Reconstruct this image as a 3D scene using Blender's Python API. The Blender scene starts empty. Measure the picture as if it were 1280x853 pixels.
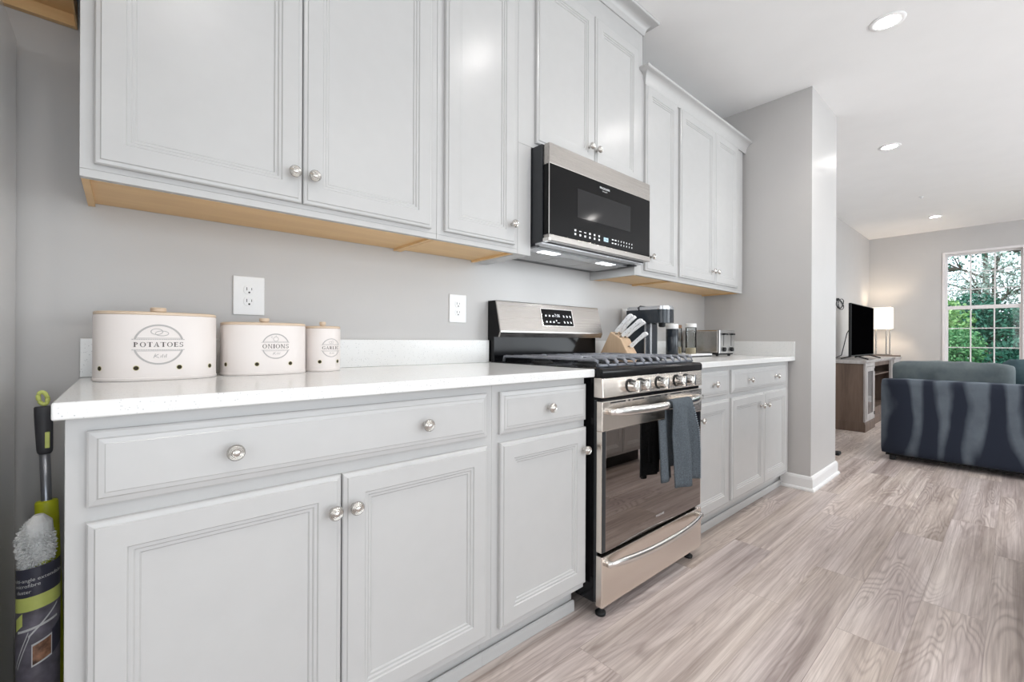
import bpy, bmesh, math, random
from mathutils import Vector, Matrix
R = math.radians
PI = math.pi
scene = bpy.context.scene
col = scene.collection

# ------------------------------------------------------------------ camera
cam_d = bpy.data.cameras.new('camera')
cam_d.sensor_width = 36.0
cam_d.lens = 554.13 / 1280 * 36
cam_d.shift_x = -5.96 / 1280
cam_d.shift_y = -0.68 / 1280
cam_d.clip_start = 0.02
cam_d.clip_end = 200
cam = bpy.data.objects.new('camera', cam_d)
col.objects.link(cam)
cam.matrix_world = (Matrix.Translation((0.0864, -1.6698, 1.0175)) @ Matrix.Rotation(-0.7259, 4, 'Z')
                    @ Matrix.Rotation(R(90), 4, 'X') @ Matrix.Rotation(0.0044, 4, 'Z'))
scene.camera = cam

# ------------------------------------------------------------------ exposure, world, sun, daylight fill lamps
scene.view_settings.view_transform = 'Standard'
scene.view_settings.look = 'None'
scene.view_settings.gamma = 1.0
scene.view_settings.use_curve_mapping = False
scene.view_settings.exposure = -0.52
DOWNLIGHT_W = 5.0
DOWNLIGHT_SPREAD = R(112)
FILL_W = 52.0
SKY = 3.2
world = bpy.data.worlds.new('world')
scene.world = world
world.use_nodes = True
wbg = world.node_tree.nodes['Background']
wbg.inputs['Color'].default_value = (0.80, 0.91, 1.0, 1)
wbg.inputs['Strength'].default_value = SKY
sun_d = bpy.data.lights.new('sun', 'SUN')
sun_d.energy = 3.0
sun_d.angle = R(3)
sun_d.color = (1.0, 0.95, 0.86)
sun = bpy.data.objects.new('sun', sun_d)
sun.rotation_euler = (Vector((0.75, -0.25, -0.85)).to_track_quat('-Z', 'Y')).to_euler()
col.objects.link(sun)


def area_light(name, loc, target, sx, sy, watts, color):
    d = bpy.data.lights.new(name, 'AREA')
    d.shape = 'RECTANGLE'
    d.size = sx
    d.size_y = sy
    d.energy = watts
    d.color = color
    o = bpy.data.objects.new(name, d)
    o.location = loc
    o.rotation_euler = (Vector(target) - Vector(loc)).to_track_quat('-Z', 'Z').to_euler()
    col.objects.link(o)
    return o


FILL_COL = (0.95, 0.975, 1.0)
# added daylight lamps: two in unseen openings, one before the windowless left wall
area_light('window_daylight', (1.0, -4.98, 1.22), (1.0, 0, 1.22), 3.8, 2.3, FILL_W * 1.15, FILL_COL)
area_light('window_daylight', (5.75, -4.98, 1.35), (5.75, 0, 1.35), 4.3, 2.1, FILL_W * 2.7, FILL_COL)
area_light('window_daylight', (-1.57, -2.6, 1.35), (0, -2.6, 1.35), 1.6, 2.0, FILL_W * 0.6, FILL_COL)  # added to light the partition and fridge; no opening in this wall


# ------------------------------------------------------------------ materials
def new_mat(name):
    m = bpy.data.materials.new(name)
    m.use_nodes = True
    nt = m.node_tree
    b = nt.nodes['Principled BSDF']
    return m, nt, b


def mixrgb(nt, fac, a, b, mode='MIX'):
    n = nt.nodes.new('ShaderNodeMix')
    n.data_type = 'RGBA'
    n.blend_type = mode
    for sock, val in ((n.inputs[0], fac), (n.inputs[6], a), (n.inputs[7], b)):
        if isinstance(val, (int, float)):
            sock.default_value = val
        elif isinstance(val, tuple):
            sock.default_value = (*val, 1) if len(val) == 3 else val
        else:
            nt.links.new(val, sock)
    return n.outputs[2]


def math_n(nt, op, a, b=0.0):
    n = nt.nodes.new('ShaderNodeMath')
    n.operation = op
    for sock, val in ((n.inputs[0], a), (n.inputs[1], b)):
        if isinstance(val, (int, float)):
            sock.default_value = val
        else:
            nt.links.new(val, sock)
    return n.outputs[0]


def coords(nt, scale=(1, 1, 1), rot=(0, 0, 0), add=None):
    tc = nt.nodes.new('ShaderNodeTexCoord')
    mp = nt.nodes.new('ShaderNodeMapping')
    mp.inputs['Scale'].default_value = scale
    mp.inputs['Rotation'].default_value = rot
    nt.links.new(tc.outputs['Object'], mp.inputs['Vector'])
    if add is not None:
        va = nt.nodes.new('ShaderNodeVectorMath')
        va.operation = 'ADD'
        nt.links.new(mp.outputs[0], va.inputs[0])
        nt.links.new(add, va.inputs[1])
        return va.outputs[0]
    return mp.outputs[0]


def noise(nt, vec, scale, detail=3, rough=0.5, dist=0.0):
    n = nt.nodes.new('ShaderNodeTexNoise')
    n.inputs['Scale'].default_value = scale
    n.inputs['Detail'].default_value = detail
    n.inputs['Roughness'].default_value = rough
    n.inputs['Distortion'].default_value = dist
    nt.links.new(vec, n.inputs['Vector'])
    return n.outputs[0]


def ramp(nt, fac, stops):
    n = nt.nodes.new('ShaderNodeValToRGB')
    e = n.color_ramp.elements
    while len(e) < len(stops):
        e.new(0.5)
    for el, (p, c) in zip(e, stops):
        el.position = p
        el.color = (*c, 1)
    nt.links.new(fac, n.inputs[0])
    return n.outputs[0]


def bump(nt, b, h, strength=0.1, dist=0.002):
    n = nt.nodes.new('ShaderNodeBump')
    n.inputs['Strength'].default_value = strength
    n.inputs['Distance'].default_value = dist
    nt.links.new(h, n.inputs['Height'])
    nt.links.new(n.outputs[0], b.inputs['Normal'])


def m_plain(name, color, rough=0.5, metal=0.0, var=0.03, scale=40, bmp=0.0, spec=0.5, stretch=(1, 1, 1), coat=0.0):
    m, nt, b = new_mat(name)
    v = coords(nt, stretch)
    n = noise(nt, v, scale, 3)
    lo = tuple(max(0, c * (1 - var)) for c in color)
    hi = tuple(min(1, c * (1 + var)) for c in color)
    nt.links.new(ramp(nt, n, [(0.3, lo), (0.7, hi)]), b.inputs['Base Color'])
    b.inputs['Roughness'].default_value = rough
    b.inputs['Metallic'].default_value = metal
    b.inputs['Specular IOR Level'].default_value = spec
    b.inputs['Coat Weight'].default_value = coat
    if bmp:
        bump(nt, b, n, bmp)
    return m


def m_emit(name, color, strength, base=(0.8, 0.8, 0.8)):
    m, nt, b = new_mat(name)
    b.inputs['Base Color'].default_value = (*base, 1)
    b.inputs['Emission Color'].default_value = (*color, 1)
    b.inputs['Emission Strength'].default_value = strength
    return m


def m_steel(name, color, rough=0.28, axis='x'):
    m, nt, b = new_mat(name)
    st = {'x': (1.0, 420, 420), 'z': (420, 420, 1.0), 'y': (420, 1.0, 420)}[axis]
    n = noise(nt, coords(nt, st), 1.0, 4, 0.6)
    lo = tuple(c * 0.97 for c in color)
    nt.links.new(ramp(nt, n, [(0.3, lo), (0.7, color)]), b.inputs['Base Color'])
    rr = nt.nodes.new('ShaderNodeMapRange')
    rr.inputs['To Min'].default_value = rough * 0.92
    rr.inputs['To Max'].default_value = rough * 1.08
    nt.links.new(n, rr.inputs['Value'])
    nt.links.new(rr.outputs[0], b.inputs['Roughness'])
    b.inputs['Metallic'].default_value = 1.0
    return m


def m_wood(name, light, dark, axis='x', scale=1.0, rough=0.45):
    m, nt, b = new_mat(name)
    s = {'x': (1.2, 14, 14), 'y': (14, 1.2, 14), 'z': (14, 14, 1.2)}[axis]
    s = tuple(c * scale for c in s)
    v = coords(nt, s)
    n1 = noise(nt, v, 1.0, 4, 0.55, 0.6)
    n2 = noise(nt, v, 7.0, 3, 0.6)
    f = math_n(nt, 'ADD', math_n(nt, 'MULTIPLY', n1, 0.7), math_n(nt, 'MULTIPLY', n2, 0.3))
    nt.links.new(ramp(nt, f, [(0.32, dark), (0.66, light)]), b.inputs['Base Color'])
    b.inputs['Roughness'].default_value = rough
    bump(nt, b, n2, 0.05)
    return m


def m_floor():
    m, nt, b = new_mat('grey_brown_plank_floor')
    v = coords(nt)
    br = nt.nodes.new('ShaderNodeTexBrick')
    br.inputs['Color1'].default_value = (0, 0, 0, 1)
    br.inputs['Color2'].default_value = (1, 1, 1, 1)
    br.inputs['Mortar'].default_value = (0.5, 0.5, 0.5, 1)
    br.inputs['Scale'].default_value = 1.0
    br.inputs['Mortar Size'].default_value = 0.0012
    br.inputs['Mortar Smooth'].default_value = 0.2
    br.inputs['Brick Width'].default_value = 1.22
    br.inputs['Row Height'].default_value = 0.178
    br.offset = 0.37
    br.offset_frequency = 2
    nt.links.new(v, br.inputs['Vector'])
    rnd = math_n(nt, 'MULTIPLY', br.outputs['Color'], 1.0)
    comb = nt.nodes.new('ShaderNodeCombineXYZ')
    nt.links.new(math_n(nt, 'MULTIPLY', rnd, 37.0), comb.inputs[0])
    nt.links.new(math_n(nt, 'MULTIPLY', rnd, 91.0), comb.inputs[1])
    nt.links.new(math_n(nt, 'MULTIPLY', rnd, 13.0), comb.inputs[2])
    off = comb.outputs[0]
    # nested contour lines of a stretched field make the cathedral grain, here and there
    n_c = noise(nt, coords(nt, (1.5, 9.0, 1), add=off), 1.0, 1.6, 0.4, 0.35)
    rings = math_n(nt, 'SINE', math_n(nt, 'MULTIPLY', n_c, 108.0))
    rings = math_n(nt, 'MULTIPLY', math_n(nt, 'ADD', rings, 1.0), 0.5)
    mask = ramp(nt, noise(nt, coords(nt, (1.3, 4.5, 1), add=off), 1.0, 1, 0.5), [(0.46, (0.12, 0.12, 0.12)), (0.62, (1, 1, 1))])
    n_b = noise(nt, coords(nt, (0.55, 11.0, 1), add=off), 1.0, 4, 0.62, 0.35)
    n_h = noise(nt, coords(nt, (0.4, 3.0, 1), add=off), 1.0, 2, 0.5)
    n_f = noise(nt, coords(nt, (2.2, 130.0, 1), add=off), 1.0, 4, 0.7, 0.1)
    n_m = noise(nt, coords(nt, (1.4, 42.0, 1), add=off), 1.0, 4, 0.65, 0.5)
    base = ramp(nt, n_b, [(0.34, (0.35, 0.298, 0.272)), (0.47, (0.515, 0.456, 0.424)), (0.58, (0.61, 0.55, 0.515)), (0.70, (0.71, 0.655, 0.612))])
    hue = ramp(nt, n_h, [(0.35, (0.97, 0.955, 0.99)), (0.65, (1.03, 1.01, 0.97))])
    c = mixrgb(nt, 1.0, base, hue, 'MULTIPLY')
    tint = ramp(nt, rnd, [(0.0, (0.94, 0.935, 0.94)), (0.5, (1.0, 0.99, 0.985)), (1.0, (1.06, 1.05, 1.04))])
    c = mixrgb(nt, 1.0, c, tint, 'MULTIPLY')
    rc = ramp(nt, rings, [(0.0, (0.68, 0.65, 0.64)), (0.40, (0.95, 0.94, 0.94)), (1.0, (1.06, 1.06, 1.06))])
    c = mixrgb(nt, mask, c, mixrgb(nt, 0.75, c, rc, 'MULTIPLY'))
    mc = ramp(nt, n_m, [(0.36, (0.80, 0.77, 0.76)), (0.55, (1.0, 1.0, 1.0)), (0.70, (1.07, 1.07, 1.07))])
    c = mixrgb(nt, 0.9, c, mc, 'MULTIPLY')
    fc = ramp(nt, n_f, [(0.36, (0.76, 0.74, 0.73)), (0.56, (1.05, 1.05, 1.05))])
    c = mixrgb(nt, 0.8, c, fc, 'MULTIPLY')
    c = mixrgb(nt, math_n(nt, 'MULTIPLY', br.outputs['Fac'], 0.30), c, (0.16, 0.13, 0.12))
    nt.links.new(c, b.inputs['Base Color'])
    b.inputs['Roughness'].default_value = 0.36
    b.inputs['Specular IOR Level'].default_value = 0.5
    bump(nt, b, n_f, 0.06, 0.001)
    return m


def m_quartz():
    m, nt, b = new_mat('white_speckled_quartz')
    v = coords(nt)
    vo = nt.nodes.new('ShaderNodeTexVoronoi')
    vo.inputs['Scale'].default_value = 170
    nt.links.new(v, vo.inputs['Vector'])
    sp = ramp(nt, vo.outputs['Distance'], [(0.12, (0.50, 0.50, 0.50)), (0.26, (0.79, 0.79, 0.78))])
    n = noise(nt, v, 60, 3)
    f = ramp(nt, n, [(0.42, (0, 0, 0)), (0.55, (1, 1, 1))])
    c = mixrgb(nt, f, (0.79, 0.79, 0.78), sp)
    nt.links.new(c, b.inputs['Base Color'])
    b.inputs['Roughness'].default_value = 0.16
    return m


def m_velvet(name, dark, light, streaks=True):
    m, nt, b = new_mat(name)
    if streaks:
        # light bands where the nap has been brushed the other way, wavy from top to bottom
        v = coords(nt, (1, 1, 1))
        sep = nt.nodes.new('ShaderNodeSeparateXYZ')
        nt.links.new(v, sep.inputs[0])
        wob = noise(nt, coords(nt, (1, 1.6, 0.55)), 2.0, 2, 0.4)
        y = math_n(nt, 'ADD', sep.outputs[1], math_n(nt, 'MULTIPLY', wob, 0.34))
        s = math_n(nt, 'SINE', math_n(nt, 'ADD', math_n(nt, 'MULTIPLY', y, 30.0), 2.4))
        edge = noise(nt, coords(nt, (1, 3.0, 1.2)), 2.2, 3, 0.5)
        s = math_n(nt, 'ADD', s, math_n(nt, 'MULTIPLY', math_n(nt, 'SUBTRACT', edge, 0.5), 1.9))
        # streaks narrow towards the bottom
        s = math_n(nt, 'ADD', s, math_n(nt, 'MULTIPLY', math_n(nt, 'SUBTRACT', sep.outputs[2], 0.25), 1.6))
        f = ramp(nt, s, [(0.0, (0, 0, 0)), (0.1, (0.06, 0.06, 0.06)), (0.98, (0.75, 0.75, 0.75)), (1.0, (0.8, 0.8, 0.8))])
        n2 = noise(nt, coords(nt, (1, 1, 1)), 9, 4, 0.6)
        f2 = mixrgb(nt, 0.6, f, n2, 'MULTIPLY')
        c = mixrgb(nt, f2, dark, light)
    else:
        n2 = noise(nt, coords(nt, (1, 1, 1)), 7, 4, 0.6)
        c = ramp(nt, n2, [(0.35, dark), (0.7, light)])
    nt.links.new(c, b.inputs['Base Color'])
    b.inputs['Roughness'].default_value = 0.8
    b.inputs['Sheen Weight'].default_value = 0.35
    b.inputs['Sheen Tint'].default_value = (*light, 1)
    b.inputs['Specular IOR Level'].default_value = 0.2
    return m


def m_glass(name, tint=(1, 1, 1), alpha_mix=0.9, rough=0.02):
    m = bpy.data.materials.new(name)
    m.use_nodes = True
    nt = m.node_tree
    nt.nodes.clear()
    out = nt.nodes.new('ShaderNodeOutputMaterial')
    tr = nt.nodes.new('ShaderNodeBsdfTransparent')
    gl = nt.nodes.new('ShaderNodeBsdfGlossy')
    mx = nt.nodes.new('ShaderNodeMixShader')
    fr = nt.nodes.new('ShaderNodeFresnel')
    fr.inputs['IOR'].default_value = 1.35
    tr.inputs['Color'].default_value = (*tint, 1)
    gl.inputs['Roughness'].default_value = rough
    nt.links.new(fr.outputs[0], mx.inputs[0])
    nt.links.new(tr.outputs[0], mx.inputs[1])
    nt.links.new(gl.outputs[0], mx.inputs[2])
    nt.links.new(mx.outputs[0], out.inputs[0])
    return m


def m_leaf(name, a, b_):
    m, nt, b = new_mat(name)
    g = nt.nodes.new('ShaderNodeNewGeometry')
    c = ramp(nt, g.outputs['Random Per Island'], [(0.0, a), (1.0, b_)])
    nt.links.new(c, b.inputs['Base Color'])
    b.inputs['Roughness'].default_value = 0.6
    b.inputs['Specular IOR Level'].default_value = 0.3
    return m


M = {}
M['wall'] = m_plain('greige_wall_paint', (0.55, 0.536, 0.526), 0.42, var=0.01, scale=6, spec=0.35)
M['ceiling'] = m_plain('white_ceiling_paint', (0.93, 0.925, 0.92), 0.8, var=0.01, scale=5, spec=0.2)
M['trim'] = m_plain('white_trim_paint', (0.86, 0.86, 0.86), 0.35, var=0.01, scale=12)
M['cab'] = m_plain('pale_grey_cabinet_paint', (0.52, 0.517, 0.512), 0.27, var=0.012, scale=18, spec=0.5)
M['maple'] = m_wood('maple_plywood', (0.86, 0.60, 0.31), (0.74, 0.48, 0.23), 'x')
M['floor'] = m_floor()
M['quartz'] = m_quartz()
M['steel'] = m_steel('brushed_stainless_steel', (0.48, 0.455, 0.43), 0.27, 'x')
M['steel_b'] = m_steel('bright_brushed_stainless_steel', (0.86, 0.79, 0.72), 0.25, 'x')  # same steel, lightened: brighter reflections put into the colour of the range front
M['steel_v'] = m_steel('brushed_steel_upright_grain', (0.55, 0.55, 0.55), 0.3, 'z')
M['polish'] = m_plain('polished_steel', (0.80, 0.79, 0.77), 0.14, 1.0, var=0.02)
M['nickel'] = m_plain('satin_nickel', (0.62, 0.60, 0.57), 0.27, 1.0, var=0.05, scale=80)
M['blackglass'] = m_plain('black_glass', (0.004, 0.004, 0.0045), 0.04, var=0.02, spec=0.16)
M['ovenglass'] = m_plain('mirror_tinted_oven_glass', (0.31, 0.28, 0.265), 0.02, 1.0, var=0.01)
M['mwwindow'] = m_plain('dark_grey_mesh_screen', (0.022, 0.022, 0.023), 0.08, var=0.1, scale=500, spec=0.16)
M['black'] = m_plain('black_enamel', (0.006, 0.006, 0.007), 0.10, var=0.05, spec=0.2)
M['blackmat'] = m_plain('black_plastic', (0.014, 0.015, 0.016), 0.5, var=0.06, spec=0.3)
M['darkgrey'] = m_plain('dark_grey_painted_metal', (0.035, 0.038, 0.042), 0.32, 0.3, var=0.05)
M['iron'] = m_plain('grey_cast_iron', (0.22, 0.23, 0.26), 0.38, 0.4, var=0.12, scale=120, bmp=0.1)
M['whiteplastic'] = m_plain('white_plastic', (0.84, 0.84, 0.84), 0.3, var=0.01)
M['slot'] = m_plain('dark_slot', (0.03, 0.03, 0.03), 0.6)
M['print_grey'] = m_plain('grey_print', (0.46, 0.44, 0.43), 0.6)
M['print_dark'] = m_plain('dark_print', (0.09, 0.075, 0.07), 0.6)
M['tin'] = m_plain('blush_white_enamel', (0.79, 0.735, 0.705), 0.42, var=0.012, scale=9)
M['palewood'] = m_wood('pale_wood', (0.72, 0.58, 0.44), (0.60, 0.46, 0.34), 'x', 1.5)
M['blockwood'] = m_wood('beech_block', (0.66, 0.48, 0.32), (0.55, 0.38, 0.25), 'z', 1.5)
M['hole'] = m_plain('hole_dark', (0.03, 0.022, 0.01), 0.8)
M['rim'] = m_plain('hole_rim', (0.55, 0.50, 0.25), 0.5)
M['lit'] = m_emit('indicator_white', (0.9, 0.95, 1.0), 0.55, (0.7, 0.7, 0.7))
M['display'] = m_emit('blue_white_clock_display', (0.65, 0.88, 1.0), 0.9, (0.2, 0.3, 0.35))
M['buttonprint'] = m_plain('white_button_print', (0.70, 0.70, 0.70), 0.5)
M['downlens'] = m_emit('downlight_lens', (1.0, 0.97, 0.93), 170.0)
M['hoodlamp'] = m_emit('range_light_lens', (0.93, 0.97, 1.0), 4.0)
M['shade'] = m_emit('lit_linen_lamp_shade', (1.0, 0.86, 0.68), 1.05, (0.8, 0.78, 0.74))
M['towel'] = m_plain('slate_terry_cloth', (0.095, 0.11, 0.125), 0.95, var=0.28, scale=260, bmp=0.5, spec=0.1)
M['stitch'] = m_plain('light_edge_stitching', (0.22, 0.25, 0.28), 0.9, var=0.2, scale=200)
M['velvet'] = m_velvet('slate_blue_velvet', (0.018, 0.023, 0.038), (0.19, 0.225, 0.26))
M['cushion'] = m_velvet('grey_green_velvet', (0.085, 0.105, 0.115), (0.14, 0.165, 0.17), False)
M['teal'] = m_velvet('dark_teal_velvet', (0.035, 0.062, 0.075), (0.07, 0.11, 0.125), False)
M['console'] = m_wood('weathered_brown_wood', (0.17, 0.115, 0.085), (0.07, 0.045, 0.033), 'z', 0.6, 0.55)
M['consolelite'] = m_wood('whitewashed_wood', (0.52, 0.50, 0.49), (0.32, 0.29, 0.275), 'z', 1.0, 0.5)
M['screen'] = m_plain('tv_screen_black', (0.001, 0.001, 0.0012), 0.9, var=0.02, spec=0.0)
M['smoke'] = m_plain('smoked_glass', (0.03, 0.03, 0.035), 0.08, var=0.05)
M['glass'] = m_glass('clear_window_glass')
M['jarglass'] = m_glass('clear_jar_glass', (0.93, 0.95, 0.95))
M['vinyl'] = m_plain('white_window_vinyl', (0.80, 0.77, 0.77), 0.4, var=0.01)
M['lime'] = m_plain('lime_green_plastic', (0.60, 0.64, 0.02), 0.4, var=0.04)
M['limepale'] = m_plain('pale_lime_plastic', (0.68, 0.74, 0.20), 0.4, var=0.04)
M['grip'] = m_plain('charcoal_rubber_grip', (0.055, 0.055, 0.062), 0.55, var=0.05)
M['pole'] = m_plain('grey_pole_metal', (0.30, 0.31, 0.34), 0.3, 0.7, var=0.04)
M['fluff'] = m_plain('white_microfibre', (0.93, 0.93, 0.92), 0.95, var=0.06, scale=90, spec=0.1)
M['cardblack'] = m_plain('package_card_charcoal', (0.05, 0.05, 0.075), 0.35, var=0.05)
M['cardgrey'] = m_plain('package_card_photo_grey', (0.17, 0.155, 0.19), 0.35, var=0.45, scale=30)
M['cardpic'] = m_plain('package_inset_picture', (0.30, 0.15, 0.09), 0.4, var=0.7, scale=70)
M['cardwhite'] = m_plain('package_card_print_white', (0.72, 0.72, 0.72), 0.4)
M['beige'] = m_plain('oat_grain', (0.62, 0.53, 0.38), 0.9, var=0.2, scale=200)
M['brownwood'] = m_wood('brown_wood_lid', (0.36, 0.20, 0.11), (0.26, 0.14, 0.08), 'x', 2)
M['coffeeblack'] = m_plain('blue_black_gloss_plastic', (0.022, 0.028, 0.036), 0.18, var=0.05)
M['silver'] = m_plain('silver_plastic', (0.55, 0.56, 0.58), 0.25, 0.8, var=0.03)
M['bark'] = m_plain('grey_bark', (0.10, 0.08, 0.065), 0.9, var=0.4, scale=20, bmp=0.5)
M['lawn'] = m_plain('lawn', (0.08, 0.16, 0.04), 0.9, var=0.3, scale=6)
M['fridge'] = m_plain('fridge_side_gloss_grey', (0.76, 0.75, 0.74), 0.14, 0.55, var=0.03, scale=4)
M['knifewhite'] = m_plain('white_knife_handle', (0.82, 0.82, 0.83), 0.3, var=0.01)
M['meshfilter'] = m_plain('aluminium_mesh_filter', (0.50, 0.50, 0.50), 0.4, 0.7, var=0.25, scale=400)


# ------------------------------------------------------------------ mesh helpers
class MB:
    def __init__(self):
        self.bm = bmesh.new()

    def verts(self, pts):
        return [self.bm.verts.new(p) for p in pts]

    def face(self, vs):
        try:
            return self.bm.faces.new(vs)
        except ValueError:
            return None

    def box(self, x0, x1, y0, y1, z0, z1):
        v = self.verts([(x, y, z) for z in (z0, z1) for x, y in ((x0, y0), (x1, y0), (x1, y1), (x0, y1))])
        for f in ((3, 2, 1, 0), (4, 5, 6, 7), (0, 1, 5, 4), (1, 2, 6, 5), (2, 3, 7, 6), (3, 0, 4, 7)):
            self.face([v[i] for i in f])
        return self

    def quad(self, pts):
        self.face(self.verts(pts))
        return self

    def prism(self, prof, axis, a, b):
        """closed 2-D profile extruded along an axis; prof in the other two axes in xyz order"""
        def P(p, t):
            if axis == 'x':
                return (t, p[0], p[1])
            if axis == 'y':
                return (p[0], t, p[1])
            return (p[0], p[1], t)
        A = self.verts([P(p, a) for p in prof])
        B = self.verts([P(p, b) for p in prof])
        n = len(prof)
        self.face(A[::-1])
        self.face(B)
        for i in range(n):
            j = (i + 1) % n
            self.face([A[i], A[j], B[j], B[i]])
        return self

    def lathe(self, prof, c, axis='z', seg=24, cap=True):
        """prof: list of (radius, along)"""
        rings = []
        for r, h in prof:
            ring = []
            for i in range(seg):
                a = 2 * PI * i / seg
                u, w = r * math.cos(a), r * math.sin(a)
                if axis == 'z':
                    p = (c[0] + u, c[1] + w, c[2] + h)
                elif axis == 'y':
                    p = (c[0] + u, c[1] + h, c[2] + w)
                else:
                    p = (c[0] + h, c[1] + u, c[2] + w)
                ring.append(self.bm.verts.new(p))
            rings.append(ring)
        for A, B in zip(rings, rings[1:]):
            for i in range(seg):
                j = (i + 1) % seg
                self.face([A[i], A[j], B[j], B[i]])
        if cap:
            self.face(rings[0][::-1])
            self.face(rings[-1])
        return self

    def sweep(self, pts, prof_fn, closed_prof=True, cap=True):
        rings = [self.verts(prof_fn(i, p)) for i, p in enumerate(pts)]
        n = len(rings[0])
        for A, B in zip(rings, rings[1:]):
            for i in range(n if closed_prof else n - 1):
                j = (i + 1) % n
                self.face([A[i], A[j], B[j], B[i]])
        if cap and closed_prof:
            self.face(rings[0][::-1])
            self.face(rings[-1])
        return self

    def tube(self, pts, r, seg=10, sx=1.0, sz=1.0):
        P = [Vector(p) for p in pts]
        up0 = Vector((0, 0, 1))

        def fn(i, p):
            t = (P[min(i + 1, len(P) - 1)] - P[max(i - 1, 0)]).normalized()
            up = up0 if abs(t.z) < 0.95 else Vector((0, 1, 0))
            a = t.cross(up).normalized()
            b = a.cross(t).normalized()
            rr = r[i] if isinstance(r, (list, tuple)) else r
            return [P[i] + a * math.cos(2 * PI * k / seg) * rr * sx + b * math.sin(2 * PI * k / seg) * rr * sz
                    for k in range(seg)]
        return self.sweep(P, fn)

    def transform(self, mat):
        self.bm.transform(mat)
        return self


def wloc(o):
    v = Vector((0, 0, 0))
    while o is not None:
        v += o.location
        o = o.parent
    return v


def build(name, mb, mat, parent=None, bevel=0.0, smooth=False, kind=None, seg=2, subsurf=0):
    bm = mb.bm
    bmesh.ops.recalc_face_normals(bm, faces=bm.faces)
    if parent is not None:
        bm.transform(Matrix.Translation(-wloc(parent)))
    me = bpy.data.meshes.new(name)
    bm.to_mesh(me)
    bm.free()
    if smooth:
        me.shade_smooth()
    o = bpy.data.objects.new(name, me)
    col.objects.link(o)
    me.materials.append(mat)
    if parent is not None:
        o.parent = parent
    if bevel:
        md = o.modifiers.new('bevel', 'BEVEL')
        md.width = bevel
        md.segments = seg
        md.limit_method = 'ANGLE'
        md.angle_limit = R(40)
        md.harden_normals = False
    if subsurf:
        md = o.modifiers.new('subsurf', 'SUBSURF')
        md.levels = md.render_levels = subsurf
    if kind:
        o['kind'] = kind
    return o


def smooth_angle(o, ang=35):
    """smooth shade with sharp edges above an angle"""
    me = o.data
    bm = bmesh.new()
    bm.from_mesh(me)
    for f in bm.faces:
        f.smooth = True
    for e in bm.edges:
        if len(e.link_faces) == 2 and e.calc_face_angle(0) > R(ang):
            e.smooth = False
    bm.to_mesh(me)
    bm.free()
    return o


def tag(o, label, cat, group=None):
    o['label'] = label
    o['category'] = cat
    if group:
        o['group'] = group
    return o


def thing(name, label, cat, loc, group=None):
    o = bpy.data.objects.new(name, None)
    o.empty_display_size = 0.05
    o.location = loc
    col.objects.link(o)
    tag(o, label, cat, group)
    return o


def copy_tree(o, parent=None):
    c = o.copy()
    col.objects.link(c)
    c.parent = parent
    for ch in list(o.children):
        copy_tree(ch, c)
    return c


def structure(name, mb, mat, bevel=0.0):
    return build(name, mb, mat, None, bevel, kind='structure')


def text_mesh(mb, s, size, place, align='CENTER', extrude=0.0, space=1.0, shear=0.0):
    """adds flat lettering: place(u, v) gives the world point"""
    c = bpy.data.curves.new('lettering', 'FONT')
    c.body = s
    c.size = size
    c.align_x = align
    c.align_y = 'CENTER'
    c.space_character = space
    c.shear = shear
    c.resolution_u = 3
    tmp = bpy.data.objects.new('lettering', c)
    me = bpy.data.meshes.new_from_object(tmp)
    vs = mb.verts([place(v.co.x, v.co.y) for v in me.vertices])
    for p in me.polygons:
        mb.face([vs[i] for i in p.vertices])
    bpy.data.objects.remove(tmp)
    bpy.data.curves.remove(c)
    bpy.data.meshes.remove(me)


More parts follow.
